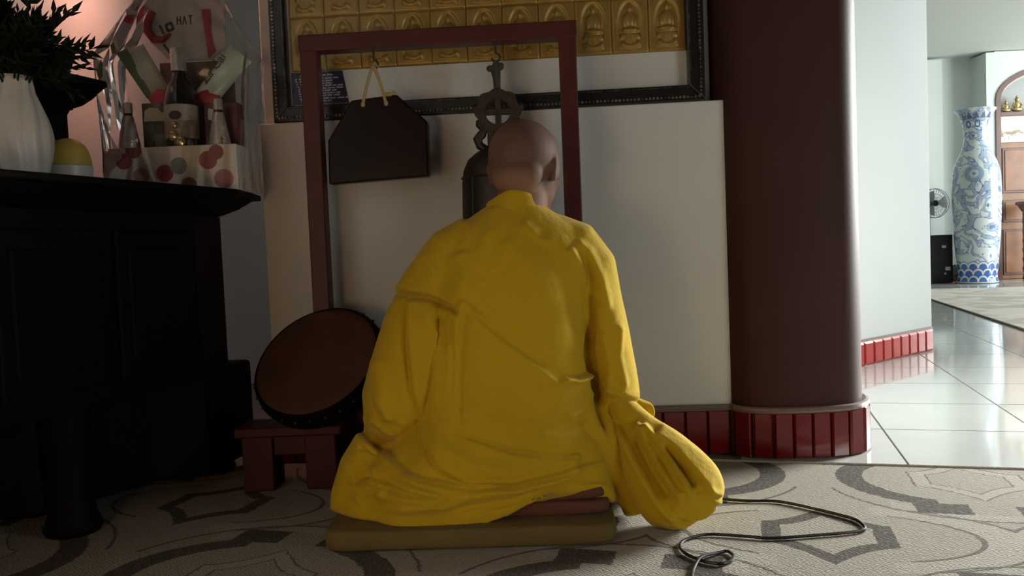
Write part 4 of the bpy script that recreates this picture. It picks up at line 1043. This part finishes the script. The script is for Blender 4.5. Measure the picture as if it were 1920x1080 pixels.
# ================================================================== GIFT BASKET
KS, YB = 0.9636, 2.12
def bk(x, z, dy=0.0): return Vector((x * KS, YB + dy, 0.6 + (z - 0.6) * KS))
def bkz(z): return 0.6 + (z - 0.6) * KS
gb = thing('gift_box', Vector((-0.85, 2.19, TZ)), 'white gift box with red and grey dots on the right end of the altar table', 'box')
M = mat('dotted_card', (0.62, 0.58, 0.54), 0.45); MT['dots'] = M; nt, bs = nodes_of(M); (X, Y, Z), tc = xyz(nt)
colr = None; prev = (0.60, 0.55, 0.50)
gx, gz = gb.location.x, gb.location.z
dots = [(232, 303, 15, (0.28, 0.06, 0.06)), (309, 325, 16, (0.36, 0.03, 0.09)), (335, 311, 16, (0.20, 0.23, 0.21)), (250, 282, 15, (0.26, 0.06, 0.06)), (390, 300, 17, (0.28, 0.07, 0.06)), (405, 285, 14, (0.24, 0.06, 0.06)), (355, 346, 14, (0.20, 0.06, 0.06)), (420, 335, 18, (0.36, 0.14, 0.15)), (265, 330, 15, (0.40, 0.18, 0.18)), (215, 290, 14, (0.50, 0.33, 0.27))]
dot_pos = [(-0.9746, 0.8600, 0.0205), (-0.8720, 0.8260, 0.0219), (-0.8356, 0.8435, 0.0219), (-0.9484, 0.8872, 0.0205), (-0.7601, 0.8553, 0.0233), (-0.7386, 0.8746, 0.0191), (-0.8113, 0.7951, 0.0191), (-0.7222, 0.8064, 0.0246), (-0.9322, 0.8217, 0.0205), (-0.9965, 0.8784, 0.0191)]
cur = prev
for (dx, dz, rr), dt in zip(dot_pos, dots):
    d = ((X - (dx - gx)).pow(2.0) + (Z - (dz - gz)).pow(2.0)).sqrt()
    cur = mixc(nt, ((d - rr) * -900.0 + 0.5).clamp(), cur, dt[3])
nt.links.new(cur, bs.inputs['Base Color'])
bx0, bx1, bzt = -1.052 * KS, -0.713 * KS, bkz(0.905)
b = MB(); th = 0.004
b.box(((bx0 + bx1) / 2, YB + th / 2, (TZ + bzt) / 2 + .0004), (bx1 - bx0, th, bzt - TZ - .0008)); b.build('front', 'dots', gb, bevel=0.001)
b = MB(); b.box(((bx0 + bx1) / 2, YB + 0.17, (TZ + bzt) / 2 + .0004), (bx1 - bx0, th, bzt - TZ - .0008)); b.build('back', 'dots', gb, bevel=0.001)
for x in (bx0 + th / 2, bx1 - th / 2):
    b = MB(); b.box((x, YB + 0.087, (TZ + bzt) / 2 + .0004), (th, 0.165, bzt - TZ - .0008)); b.build('side', 'dots', gb, bevel=0.001)
FL = TZ + 0.006
b = MB(); b.box(((bx0 + bx1) / 2, YB + 0.087, TZ + 0.003), (bx1 - bx0 - .01, 0.160, 0.005)); b.build('bottom', 'dots', gb)
G = 'goods packed in the gift basket'
def bottle(x, dy, ztop, r, label, glass, labm, capm, zl):
    p = bk(x, 0, dy); zt = bkz(ztop); H = zt - FL; t = thing('bottle', (p.x, p.y, FL), label, 'bottle', G)
    b = MB(); b.lathe([(r * .9, FL), (r, FL + .006), (r, FL + H * zl[0]), (r * .85, FL + H * (zl[0] + .10)), (r * .42, FL + H * zl[1]), (r * .36, FL + H * .93)], 28, (p.x, p.y, 0)); b.build('glass', glass, t, smooth=True)
    b = MB(); b.lathe([(r * .46, FL + H * zl[2]), (r * .46, FL + H * .99), (r * .40, zt)], 24, (p.x, p.y, 0)); b.build('cap', capm, t, smooth=True)
    return t, p, H
t, p, H = bottle(-0.878, 0.065, 1.175, 0.042, 'dark wine bottle with grey capsule in the middle of the gift basket', 'dark_bottle', 'label', 'foil', (.62, .80, .84))
b = MB(); b.lathe([(0.0425, bkz(.93)), (0.0428, bkz(.932)), (0.0428, bkz(1.018)), (0.0425, bkz(1.02))], 28, (p.x, p.y, 0)); b.build('label_band', 'label', t, smooth=True)
b = MB(); b.ellipsoid((p.x, p.y - 0.0425, bkz(0.990)), (0.016, 0.002, 0.012), 16, 8); b.build('label_emblem', 'ink', t)
for x, lab in ((-1.010, 'small red drink bottle with silver label at the left of the gift basket'), (-0.768, 'small red drink bottle with silver label at the right of the gift basket')):
    t, p, H = bottle(x, 0.036, 1.030, 0.027, lab, 'red_liquid', 'foil', 'foil', (.50, .86, .88))
    b = MB(); b.lathe([(0.0275, FL + H * .48), (0.0278, FL + H * .50), (0.0245, FL + H * .60), (0.0130, FL + H * .85)], 24, (p.x, p.y, 0)); b.build('label_sleeve', 'foil', t, smooth=True)
# tall brown card at the back
t = thing('card_backing', bk(-0.862, 0, 0.150) * 1, 'brown card panel standing at the back of the gift basket', 'card', None); t.location.z = FL
b = MB(); b.box((-0.862 * KS, YB + 0.155, (FL + bkz(1.160)) / 2), (0.200, 0.006, bkz(1.160) - FL)); b.build('card', 'brown_card', t, bevel=0.001)
# octagonal greeting board
t = thing('greeting_board', bk(-0.87, 1.16, 0.145), 'pale octagonal greeting board with red ribbon at the top of the gift basket', 'board')
oc = [(-.982, 1.215), (-.940, 1.170), (-.905, 1.162), (-.815, 1.162), (-.775, 1.195), (-.772, 1.33), (-.815, 1.385), (-.940, 1.385), (-.985, 1.335)]
b = MB(); b.prism(oc, 0, 0.006, lambda x, z, d: bk(x, z, 0.143 + d)); b.build('board', 'card', t, bevel=0.0012)
def strokes(parent, segs, w, mt, dy, nm):
    b = MB()
    for (xa, za), (xb, zb) in segs:
        d = Vector((xb - xa, zb - za)); n_ = Vector((-d.y, d.x)).normalized() * w / 2
        q = [(xa + n_.x, za + n_.y), (xb + n_.x, zb + n_.y), (xb - n_.x, zb - n_.y), (xa - n_.x, za - n_.y)]
        b.prism(q, 0, 0.0008, lambda x, z, e: bk(x, z, dy - 0.0008 + e))
    return b.build(nm, mt, parent)
strokes(t, [((-.905, 1.285), (-.905, 1.262)), ((-.896, 1.285), (-.896, 1.262)), ((-.905, 1.274), (-.896, 1.274)), ((-.890, 1.262), (-.885, 1.285)), ((-.885, 1.285), (-.880, 1.262)), ((-.874, 1.285), (-.862, 1.285)), ((-.868, 1.285), (-.868, 1.262))], .0035, 'ink', 0.143, 'lettering')
strokes(t, [((-.938, 1.262), (-.922, 1.268)), ((-.922, 1.268), (-.917, 1.250)), ((-.917, 1.250), (-.933, 1.245)), ((-.933, 1.245), (-.938, 1.262)), ((-.955, 1.262), (-.945, 1.238)), ((-.948, 1.228), (-.935, 1.232)), ((-.948, 1.21), (-.930, 1.185))], .007, 'ink', 0.143, 'brush_mark')
b = MB(); b.tube([bk(-.972, 1.30, .138), bk(-.985, 1.27, .134), bk(-.988, 1.245, .134), bk(-.970, 1.222, .136), bk(-.945, 1.222, .138), bk(-.925, 1.238, .14)], [.010, .010, .011, .012, .008, .003], 10); b.build('ribbon_loop', 'red_paper', t, smooth=True)
b = MB(); b.prism([(-.835, 1.30), (-.810, 1.30), (-.812, 1.24), (-.803, 1.185), (-.822, 1.165), (-.828, 1.235)], 0, .002, lambda x, z, e: bk(x, z, 0.138 + e)); b.build('ribbon_tail', 'red_paper', t)
# snack packets
def packet(corners, dy, label, mats, name='snack_packet'):
    c = [bk(x, z, dy) for x, z in corners]; cen_ = sum(c, Vector()) / 4
    t = thing(name, (cen_.x, cen_.y, min(p.z for p in c)), label, 'packet', G)
    n = 12; b = MB(); rows_ = [[], []]
    vs = []
    for s_ in (-1, 1):
        for j in range(n + 1):
            for i in range(n + 1):
                u, v = i / n, j / n; p = (c[0] * (1 - u) + c[1] * u) * (1 - v) + (c[3] * (1 - u) + c[2] * u) * v
                puff = 0.016 * (16 * u * (1 - u) * v * (1 - v)) ** 0.5 + 0.0008
                vs.append(p + Vector((0, s_ * puff, 0)) + Vector((0, 0.0025 * math.sin(9 * u + 5 * v), 0)))
    m_ = (n + 1) ** 2; fs = []
    for s_ in range(2):
        for j in range(n):
            for i in range(n):
                a = s_ * m_ + j * (n + 1) + i; q = (a, a + 1, a + n + 2, a + n + 1); fs.append(q if s_ == 0 else q[::-1])
    for i in range(n):
        fs += [(i, m_ + i, m_ + i + 1, i + 1), (n * (n + 1) + i, n * (n + 1) + i + 1, m_ + n * (n + 1) + i + 1, m_ + n * (n + 1) + i)]
        a, a2 = i * (n + 1), (i + 1) * (n + 1); fs += [(a, a2, m_ + a2, m_ + a), (a + n, m_ + a + n, m_ + a2 + n, a2 + n)]
    b.add(vs, fs); b.build('pouch', mats[0], t, smooth=True)
    return t, c
t, c = packet([(-1.062, 1.178), (-.992, 1.206), (-.910, 1.050), (-.965, 1.022)], 0.115, 'green and cream snack packet leaning left in the gift basket', ('cream_pack',))
b = MB(); g = [c[0].lerp(c[1], .02), c[0].lerp(c[1], .45), c[3].lerp(c[2], .2), c[0].lerp(c[3], .80)]
gr = [p + Vector((0, -0.0172, 0)) for p in g] + [p + Vector((0, -0.0158, 0)) for p in g]
b.add(gr, [(0, 1, 2, 3), (7, 6, 5, 4), (0, 4, 5, 1), (1, 5, 6, 2), (2, 6, 7, 3), (3, 7, 4, 0)]); b.build('green_print', 'green_pack', t)
t, c = packet([(-.748, 1.188), (-.690, 1.140), (-.806, 1.020), (-.850, 1.062)], 0.100, 'pale green snack packet leaning right in the gift basket', ('mint_pack',))
dx_ = (c[0] - c[3]).normalized(); up_ = (c[0] - c[1]).normalized(); o_ = c[3].lerp(c[0], .52) + (c[1] - c[0]) * .24
text_mesh('lettering', 'Za Cai', 0.034, 'ink', t, lambda x, y, z: o_ + dx_ * x + up_ * y + Vector((0, -0.0175 - z, 0)))
# boxes, bags and ornaments between the bottles
def packbox(name, x0, x1, z0, z1, dy, dep, mt, label, extra=None):
    a, d = bk(x0, z0, dy), bk(x1, z1, dy); t = thing(name, ((a.x + d.x) / 2, a.y + dep / 2, a.z), label, 'packet', G)
    b = MB(); b.box(((a.x + d.x) / 2, a.y + dep / 2, (a.z + d.z) / 2), (d.x - a.x, dep, d.z - a.z)); b.build('carton', mt, t, bevel=0.003)
    return t
FZ = 0.6 + (FL - 0.6) / KS + 0.0005
t = packbox('tea_carton', -0.990, -0.915, FZ, 1.035, 0.075, 0.045, 'green_box', 'dark green carton with a cream label behind the left small bottle')
b = MB(); a = [(-.985 + .078 * u, .985 + .030 * v) for u, v in ((0, 0), (.9, 0), (.9, .75), (.62, .80), (.5, 1.15), (.25, 1.25), (.05, 1.0))]
b.prism(a, 0, 0.001, lambda x, z, e: bk(x, z, 0.0738 + e)); b.build('carton_label', 'cream_pack', t)
MT['maroon_box'] = mat('maroon_carton', (0.09, 0.022, 0.026), 0.3)
t = packbox('gift_carton', -0.825, -0.730, FZ, 1.030, 0.085, 0.05, 'maroon_box', 'dark red carton behind the right small bottle in the gift basket')
b = MB(); b.prism([(-.814, .985), (-.795, .980), (-.796, 1.012), (-.812, 1.016)], 0, .001, lambda x, z, e: bk(x, z, .0838 + e)); b.build('carton_label', 'mint_pack', t)
for x, z, mt, lab in ((-.945, 1.048, 'pink_paper', 'magenta tissue paper bunch left of the wine bottle'), (-.812, 1.048, 'red_paper', 'dark red tissue paper bunch right of the wine bottle')):
    b = MB(); p = bk(x, z, 0.095); b.ellipsoid(p, (0.030, 0.012, 0.024), 24, 14); me = b.mesh('tissue'); 
    for v in me.vertices: v.co += v.normal * noise.noise(v.co * 55) * .006
    for v in me.vertices: v.co -= Vector((p.x, p.y, p.z - .024))
    o = link('tissue_bunch', me, mt, None, Vector((p.x, p.y, p.z - .024)), True); tag(o, lab, 'paper', G)
t = thing('plastic_pack', bk(-.875, FZ, 0.02), 'clear plastic pack with gold ball ornaments at the front of the gift basket', 'packet', G); t.location.z = FL
a0, a1 = bk(-.935, 0, 0.008), bk(-.805, 0, 0.008)
b = MB(); zt = bkz(.972); rr = []
b.loft([[(x, y, z) for x, y in ((a0.x, YB + .009), (a1.x, YB + .009), (a1.x, YB + .019), (a0.x, YB + .019))] for z in (FL + .001, zt - .012)] + [[(x + dx, y, zt) for x, y, dx in ((a0.x, YB + .010, .012), (a1.x, YB + .010, -.012), (a1.x, YB + .018, -.012), (a0.x, YB + .018, .012))]]); b.build('clear_shell', 'cello', t)
MT['gold_ball'] = mat('gold_ball', (0.55, 0.47, 0.28), 0.18, metal=0.7)
for x, z, r in ((-.884, .935, .013), (-.866, .918, .015), (-.878, .962, .009)):
    b = MB(); b.ellipsoid(bk(x, z, 0.014), (r, min(r, .0045), r), 20, 12); b.build('ball', 'gold_ball', t, smooth=True)
# cellophane wrap
cw = thing('cellophane_wrap', (-0.85, 2.19, TZ), 'clear crinkled cellophane wrapped round the gift basket and gathered above', 'wrapping')
prof = [(.7835, -1.062, -.702, -.010, .186), (.84, -1.062, -.703, -.012, .187), (.905, -1.062, -.702, -.008, .187), (.98, -1.066, -.698, -.006, .187), (1.07, -1.070, -.690, -.004, .186), (1.15, -1.076, -.680, .0, .184), (1.22, -1.035, -.715, .025, .175), (1.30, -.985, -.765, .05, .168), (1.40, -.93, -.82, .07, .166), (1.46, -.90, -.85, .085, .150)]
rings = []; rn = random.Random(5)
zz = np.linspace(.7835, 1.46, 34)
for z in zz:
    xa, xb, ya, yb = (np.interp(z, [q[0] for q in prof], [q[i] for q in prof]) for i in (1, 2, 3, 4))
    ring = []; n_ = 88
    for k in range(n_):
        s_ = k / n_ * 4; i = int(s_); f_ = s_ - i
        c = [(xa, ya), (xb, ya), (xb, yb), (xa, yb)]; p, q = c[i], c[(i + 1) % 4]
        x, y = p[0] + (q[0] - p[0]) * f_, p[1] + (q[1] - p[1]) * f_
        am = .0045 if z < 0.93 else .009
        nn = noise.noise((x * 14 + z * 9, y * 14, z * 11)) * am + abs(noise.noise((x * 30 - z * 30, y * 30, z * 12))) * am * .8
        y2 = y - nn if y < (ya + yb) / 2 else y + abs(nn) * .3
        w = bk(x, max(z, .6 + (TZ + .0006 - .6) / KS), 0); ring.append((w.x + nn * .3, YB + y2, w.z))
    rings.append(ring)
b = MB(); b.loft(rings, False, False); b.build('wrap', 'cello', cw, smooth='all')

# ================================================================== FAR ROOM THINGS
# ---- big blue and white floor vase
VX, VY = 5.19, 9.20
M = mat('blue_white_porcelain', (0.75, 0.80, 0.78), 0.15, coat=0.4); MT['bw'] = M; nt, bs = nodes_of(M); (X, Y, Z), tc = xyz(nt)
ang = X.atan2(Y * -1.0); S_ = ang * 0.24
def nnode(sc, det, vecscale=(1, 1, 1), dist=0.0):
    mp = nt.nodes.new('ShaderNodeMapping'); mp.inputs['Scale'].default_value = vecscale; nt.links.new(tc.outputs['Object'], mp.inputs[0])
    n = nt.nodes.new('ShaderNodeTexNoise'); n.inputs['Scale'].default_value = sc; n.inputs['Detail'].default_value = det; n.inputs['Distortion'].default_value = dist
    nt.links.new(mp.outputs[0], n.inputs['Vector']); return NX(nt, n.outputs['Fac'])
n1, n2_, n3 = nnode(3.6, 1.5, (1, 1, 1), 2.2), nnode(13, 2, (1, 1, .8), 1.0), nnode(30, 2)
# dragons: winding ribbons where a warped noise crosses mid value, with darker outlines and cloud wisps
rib_ = (n1 - 0.5).abs(); body_f = ((rib_ - 0.045) * -60 + .5).clamp(); edge_f = (((rib_ - 0.045).abs() - 0.010) * -120 + .5).clamp()
wisp = (((n2_ - 0.60).abs() - 0.012) * -90 + .5).clamp() * n3.gt(0.5)
col = mixc(nt, body_f * 0.6, (0.72, 0.79, 0.78), (0.22, 0.32, 0.52))
col = mixc(nt, edge_f * 0.85, col, (0.09, 0.16, 0.42)); col = mixc(nt, wisp * 0.7, col, (0.10, 0.16, 0.36))
# rosettes on the shoulder
for a0_, z0_ in ((-.60, 1.20), (.42, 1.22), (1.5, 1.2), (-1.7, 1.2)):
    d = (((ang - a0_) * .23).pow(2.0) + (Z - z0_).pow(2.0)).sqrt(); col = mixc(nt, ((d - .095) * -80 + .5).clamp() * .8, col, (0.25, 0.34, 0.52)); col = mixc(nt, ((d - .045) * -90 + .5).clamp() * .8, col, (0.62, 0.70, 0.75)); col = mixc(nt, ((d - .015) * -120 + .5).clamp(), col, (0.15, 0.22, 0.45))
# wave scallops at the foot
a_ = S_ / 0.115
for r_i in range(3):
    zc = 0.03 + 0.075 * (2 - r_i); uu = ((a_ + 0.5 * (r_i % 2)).fract() - 0.5) * 0.115
    d = (uu.pow(2.0) + (Z - zc + 0.01).pow(2.0)).sqrt(); inside = d.lt(0.075) * Z.lt(zc + 0.075)
    c_in = mixc(nt, ((d - .058).abs() - .010).lt(0.0), (0.06, 0.15, 0.46), (0.75, 0.80, 0.80)); col = mixc(nt, inside, col, c_in)
col = mixc(nt, Z.lt(0.018), col, (0.76, 0.80, 0.79))
# neck band and rim triangles
uu = (((ang * 7 / PI).fract() - .5).abs() * 2.0); tri = (uu * 0.075 + 1.80).gt(Z) * Z.gt(1.805); col = mixc(nt, tri * Z.lt(1.875), col, (0.12, 0.16, 0.28))
fl_ = (((ang * 2.2 / PI * 2).fract() - .5) * .13).pow(2.0) + (Z - 1.745).pow(2.0); fl_ = fl_.sqrt(); col = mixc(nt, (fl_ - .032).abs().lt(.009), col, (0.10, 0.15, 0.36))
nt.links.new(col, bs.inputs['Base Color'])
prof = [(.185, .0), (.205, .008), (.205, .03), (.196, .06), (.205, .20), (.218, .35), (.232, .55), (.243, .80), (.247, 1.0), (.243, 1.14), (.228, 1.26), (.195, 1.36), (.158, 1.44), (.132, 1.51), (.121, 1.58), (.119, 1.66), (.128, 1.74), (.152, 1.82), (.188, 1.885), (.207, 1.905), (.205, 1.915), (.185, 1.905), (.12, 1.80)]
b = MB()
def cat_prof(P, m_=4):
    out = []
    for i in range(len(P) - 1):
        a, b_, c, d = (Vector(P[k]) for k in (max(i - 1, 0), i, i + 1, min(i + 2, len(P) - 1)))
        for k in range(m_):
            t = k / m_; v = 0.5 * (2 * b_ + (c - a) * t + (2 * a - 5 * b_ + 4 * c - d) * t * t + (3 * b_ - a - 3 * c + d) * t ** 3); out.append((max(v.x, .01), v.y))
    out.append(P[-1]); return out
b.lathe(cat_prof(prof), 64, (VX, VY, 0.001)); tag(b.build('floor_vase', 'bw', smooth=True, origin=(VX, VY, 0.001)), 'tall blue and white porcelain floor vase with dragon pattern in the bright far room', 'vase')
# ---- black speaker box
sk = thing('speaker_box', (4.90, 9.48, 0.0), 'black box with white stickers on the floor left of the tall vase', 'speaker')
b = MB(); b.box((4.88, 9.48, 0.275), (0.25, 0.24, 0.545)); b.build('cabinet', 'black_plastic', sk, bevel=0.006)
for x, z, w, h_ in ((4.925, 0.415, .045, .03), (4.965, 0.165, .055, .04), (4.935, .11, .02, .02)):
    b = MB(); b.box((x - .02, 9.3585, z), (w, .002, h_)); b.build('sticker', 'print_white', sk)
# ---- fan standing behind it
fn = thing('pedestal_fan', (4.915, 9.70, 0.0), 'grey pedestal fan behind the black box in the far room', 'fan')
fc = Vector((4.915, 9.60, .915)); R_ = .168
b = MB(); b.lathe([(.09, .001), (.09, .015), (.03, .03), (.014, .05), (.012, .86), (.012, .88)], 16, (4.915, 9.70, 0)); b.build('pole', 'black_plastic', fn, smooth=True)
b = MB(); b.ellipsoid(fc + Vector((0, .065, 0)), (.045, .055, .045), 18, 12); b.build('motor', 'black_plastic', fn, smooth=True)
for k in range(3):
    b = MB(); a0_ = 2 * PI * k / 3; vs = []
    for s_ in (-.002, .002):
        for r, w0, w1 in ((.03, -.25, .35), (.09, -.5, .55), (.145, -.45, .60)):
            for a in (w0, (w0 + w1) / 2, w1): vs.append(fc + Vector((r * math.cos(a0_ + a), -.03 + .02 * a + s_, r * math.sin(a0_ + a))))
    fs = []
    for s_ in (0, 9):
        for j in range(2):
            for i in range(2): q = s_ + j * 3 + i; fs.append((q, q + 1, q + 4, q + 3))
    b.add(vs, fs); b.build('blade', 'fan_blade', fn)
cage = MB()
for sy in (-.055, .01):
    for r in ((R_, .14, .105, .07, .035) if sy < 0 else (R_, .12, .07)):
        yy = sy + (.02 * (r / R_) ** 2 if sy < 0 else 0); cage.tube([fc + Vector((r * math.cos(t), yy, r * math.sin(t))) for t in np.linspace(0, 2 * PI, 40, endpoint=False)], .0042 if r == R_ else .0018, 6, closed=True)
    for k in range(30):
        t = 2 * PI * k / 30; cage.tube([fc + Vector((.02 * math.cos(t), sy, .02 * math.sin(t))), fc + Vector((R_ * math.cos(t), sy + (.02 if sy < 0 else 0), R_ * math.sin(t)))], .0014, 4)
cage.build('guard', 'fan_grey', fn); b = MB(); b.ellipsoid(fc + Vector((0, -.056, 0)), (.035, .008, .035), 16, 8); b.build('guard_hub', 'black_plastic', fn, smooth=True)
# ---- printed bag slumped by the vase
b = MB(); b.ellipsoid((5.07, 9.45, .105), (.062, .06, .100), 24, 16); me = b.mesh('bag')
for v in me.vertices: v.co += v.normal * noise.noise(v.co * 22) * .014
for v in me.vertices: v.co = Vector((v.co.x - 5.07, v.co.y - 9.45, max(v.co.z, .001)))
tag(link('cloth_bag', me, 'bag', None, Vector((5.07, 9.45, 0)), True), 'small grey patterned bag on the floor between black box and tall vase', 'bag')
# ---- arched wooden door
DF = DYW + 0.03
door = thing('door_1', (cxd, DF + 0.05, 0.0), 'brown panelled double door with arched top and lunette of gilt figures', 'door'); door['kind'] = 'structure'
b = MB(); w = 0.055; out = [(DX0, 0.0)] + arch_pts(DX0, DX1, SPR, RISE) + [(DX1, 0.0)]; inn = [(DX0 + w, 0.0)] + arch_pts(DX0 + w, DX1 - w, SPR, RISE - w) + [(DX1 - w, 0.0)]
n = len(out); vs = [(x, DF - .045, z + .001) for x, z in out] + [(x, DF - .045, z + .001) for x, z in inn] + [(x, DF + .08, z + .001) for x, z in out] + [(x, DF + .08, z + .001) for x, z in inn]; fs = []
for k in range(n - 1): fs += [(k, k + 1, n + k + 1, n + k), (2 * n + k, 3 * n + k, 3 * n + k + 1, 2 * n + k + 1), (k, 2 * n + k, 2 * n + k + 1, k + 1), (n + k, n + k + 1, 3 * n + k + 1, 3 * n + k)]
fs += [(0, n, 3 * n, 2 * n), (n - 1, 3 * n - 1, 4 * n - 1, 2 * n - 1)]
b.add(vs, fs); b.build('door_frame', 'dark_trim', door)
ix0, ix1 = DX0 + w, DX1 - w
b = MB(); ap2 = [(ix0, 1.92)] + arch_pts(ix0, ix1, SPR, RISE - w) + [(ix1, 1.92)]; b.prism(ap2, 0, .02, XZ(DF + .10)); b.build('lunette_back', 'niche', door)
path = [(x, DF - .005, z) for x, z in [(ix0 + .008, 1.93)] + arch_pts(ix0 + .008, ix1 - .008, SPR, RISE - w - .008)]; b = MB(); b.tube(path, .010, 6); b.build('lunette_moulding', 'cream', door)
b = MB(); b.box((cxd, DF + .03, 1.905), (ix1 - ix0, .15, .045)); b.build('transom_shelf', 'dark_trim', door, bevel=.004)
b = MB(); b.box((cxd, DF + .02, 1.868), (ix1 - ix0, .03, .028)); b.build('picture_rail', 'cream', door)
b = MB(); b.box((cxd, DF + .02, 1.600), (ix1 - ix0, .03, .034)); b.build('picture_rail', 'cream', door)
M = mat('landscape_panel', (0.62, 0.60, 0.54), .5); MT['land'] = M; nt, bs = nodes_of(M); (X, Y, Z), tc = xyz(nt); n1 = nnode(9, 4, (1, 1, 2)); n2_ = nnode(40, 3)
col = mixc(nt, ((n1 - .48) * 9).clamp() * ((Z - 1.80) * -9).clamp(), (0.66, 0.66, 0.62), (0.36, 0.20, 0.12)); col = mixc(nt, ((n2_ - .55) * 12).clamp() * ((Z - 1.78) * -12).clamp() * .7, col, (0.16, 0.17, 0.14)); nt.links.new(col, bs.inputs['Base Color'])
b = MB(); b.box((cxd, DF + .03, 1.735), (ix1 - ix0, .02, .24)); b.build('landscape_panel', 'land', door)
for k in range(2):
    xa = ix0 + (ix1 - ix0) / 2 * k; xb = xa + (ix1 - ix0) / 2; lw = .11
    b = MB(); b.box(((xa + xb) / 2, DF + .045, .793), (xb - xa - .006, .04, 1.580)); leaf = b.build('door_leaf', 'door_wood', door, bevel=.003)
    for z0, z1 in ((.05, .58), (.66, .92), (1.00, 1.52)):
        nsub = 1 if z0 > .9 else 2
        for q in range(nsub):
            ww = (xb - xa - .05) / nsub; x0_ = xa + .03 + ww * q + .015
            b = MB(); b.box((x0_ + (ww - .03) / 2, DF + .022, (z0 + z1) / 2), (ww - .03, .016, z1 - z0)); b.build('panel_surround', 'dark_trim', leaf, bevel=.006)
            b = MB(); b.box((x0_ + (ww - .03) / 2, DF + .014, (z0 + z1) / 2), (ww - .08, .014, z1 - z0 - .05)); b.build('panel', 'door_wood', leaf, bevel=.006)
# gilt figures on the transom shelf
def figure(x, s_, label):
    t = thing('gilt_figure', (x, DF - .005, 1.9285), label, 'statue', 'gilt figures over the door'); y = DF - .005; z = 1.9285
    b = MB(); b.ellipsoid((x, y, z + .028 * s_), (.062 * s_, .03 * s_, .028 * s_), 20, 10); b.ellipsoid((x, y, z + .072 * s_), (.036 * s_, .024 * s_, .045 * s_), 18, 10)
    for sx in (-1, 1): b.tube([(x + sx * .030 * s_, y, z + .10 * s_), (x + sx * .050 * s_, y - .008, z + .07 * s_), (x + sx * .020 * s_, y - .02 * s_, z + .05 * s_)], .011 * s_, 8)
    b.build('figure_body', 'gilt', t, smooth=True)
    b = MB(); b.ellipsoid((x, y, z + .135 * s_), (.023 * s_, .023 * s_, .027 * s_), 16, 10); b.ellipsoid((x, y, z + .165 * s_), (.010 * s_, .010 * s_, .012 * s_), 12, 8); b.build('figure_head', 'gilt', t, smooth=True)
figure(5.775, .80, 'small gilt seated figure nearest the left jamb of the arched door'); figure(5.900, 1.05, 'larger gilt seated figure over the arched door, second from the left jamb'); figure(6.03, .85, 'gilt seated figure over the arched door, third from the left jamb')
# ---- carved pedestal stand in front of the door
ps = thing('pedestal_stand', (5.90, 9.36, 0.0), 'dark carved pedestal stand with twisted legs in front of the arched door', 'stand')
b = MB(); b.lathe([(.20, .845), (.215, .855), (.215, .875), (.20, .885)], 40, (5.93, 9.30, 0)); b.build('top', 'dark_trim', ps, smooth=True)
b = MB(); b.lathe([(.12, .74), (.155, .78), (.18, .82), (.19, .8445)], 40, (5.93, 9.30, 0)); b.build('apron', 'dark_trim', ps, smooth=True)
for k in range(3):
    a = -PI / 2 + 2 * PI * k / 3 - .35; lx, ly = 5.93 + .13 * math.cos(a), 9.30 + .13 * math.sin(a)
    b = MB(); b.lathe([(.020 + .004 * math.sin(i * 1.1), .001 + .76 * i / 40) for i in range(41)], 14, (lx, ly, 0), mod=lambda a_, z: 1 + .22 * math.sin(3 * a_ + z * 60)); b.build('leg', 'dark_trim', ps, smooth=True)
b = MB(); b.lathe([(.11, .20), (.13, .21), (.13, .225), (.11, .235)], 32, (5.93, 9.30, 0)); b.build('lower_shelf', 'dark_trim', ps, smooth=True)
# ---- rug in the far room
M = mat('far_rug_weave', (0.52, 0.47, 0.40), .9); MT['frug'] = M; nt, bs = nodes_of(M); (X, Y, Z), tc = xyz(nt); n1 = nnode(4, 3, (1, 1, 1), .5)
nt.links.new(mixc(nt, ((n1 - .48) * 10).clamp() * .6, (0.56, 0.52, 0.46), (0.34, 0.29, 0.24)), bs.inputs['Base Color'])
c0 = Vector((3.64, 7.19, 0)); a = c0 - rv * 2.6; d_ = c0 + rv * 1.35
b = MB(); b.prism([(a.x, a.y), (a.x + ru.x * 3, a.y + ru.y * 3), (d_.x + ru.x * 3.4, d_.y + ru.y * 3.4), (d_.x, d_.y)], .0005, .008)
fr = thing('area_rug', (4.6, 6.8, 0), 'beige patterned rug on the tiled floor of the bright far room', 'rug'); b.build('rug_field', 'frug', fr, bevel=.002)
b = MB(); b.tube([(a.x, a.y, .007), (d_.x, d_.y, .007)], .006, 6); b.build('binding', 'binding', fr)
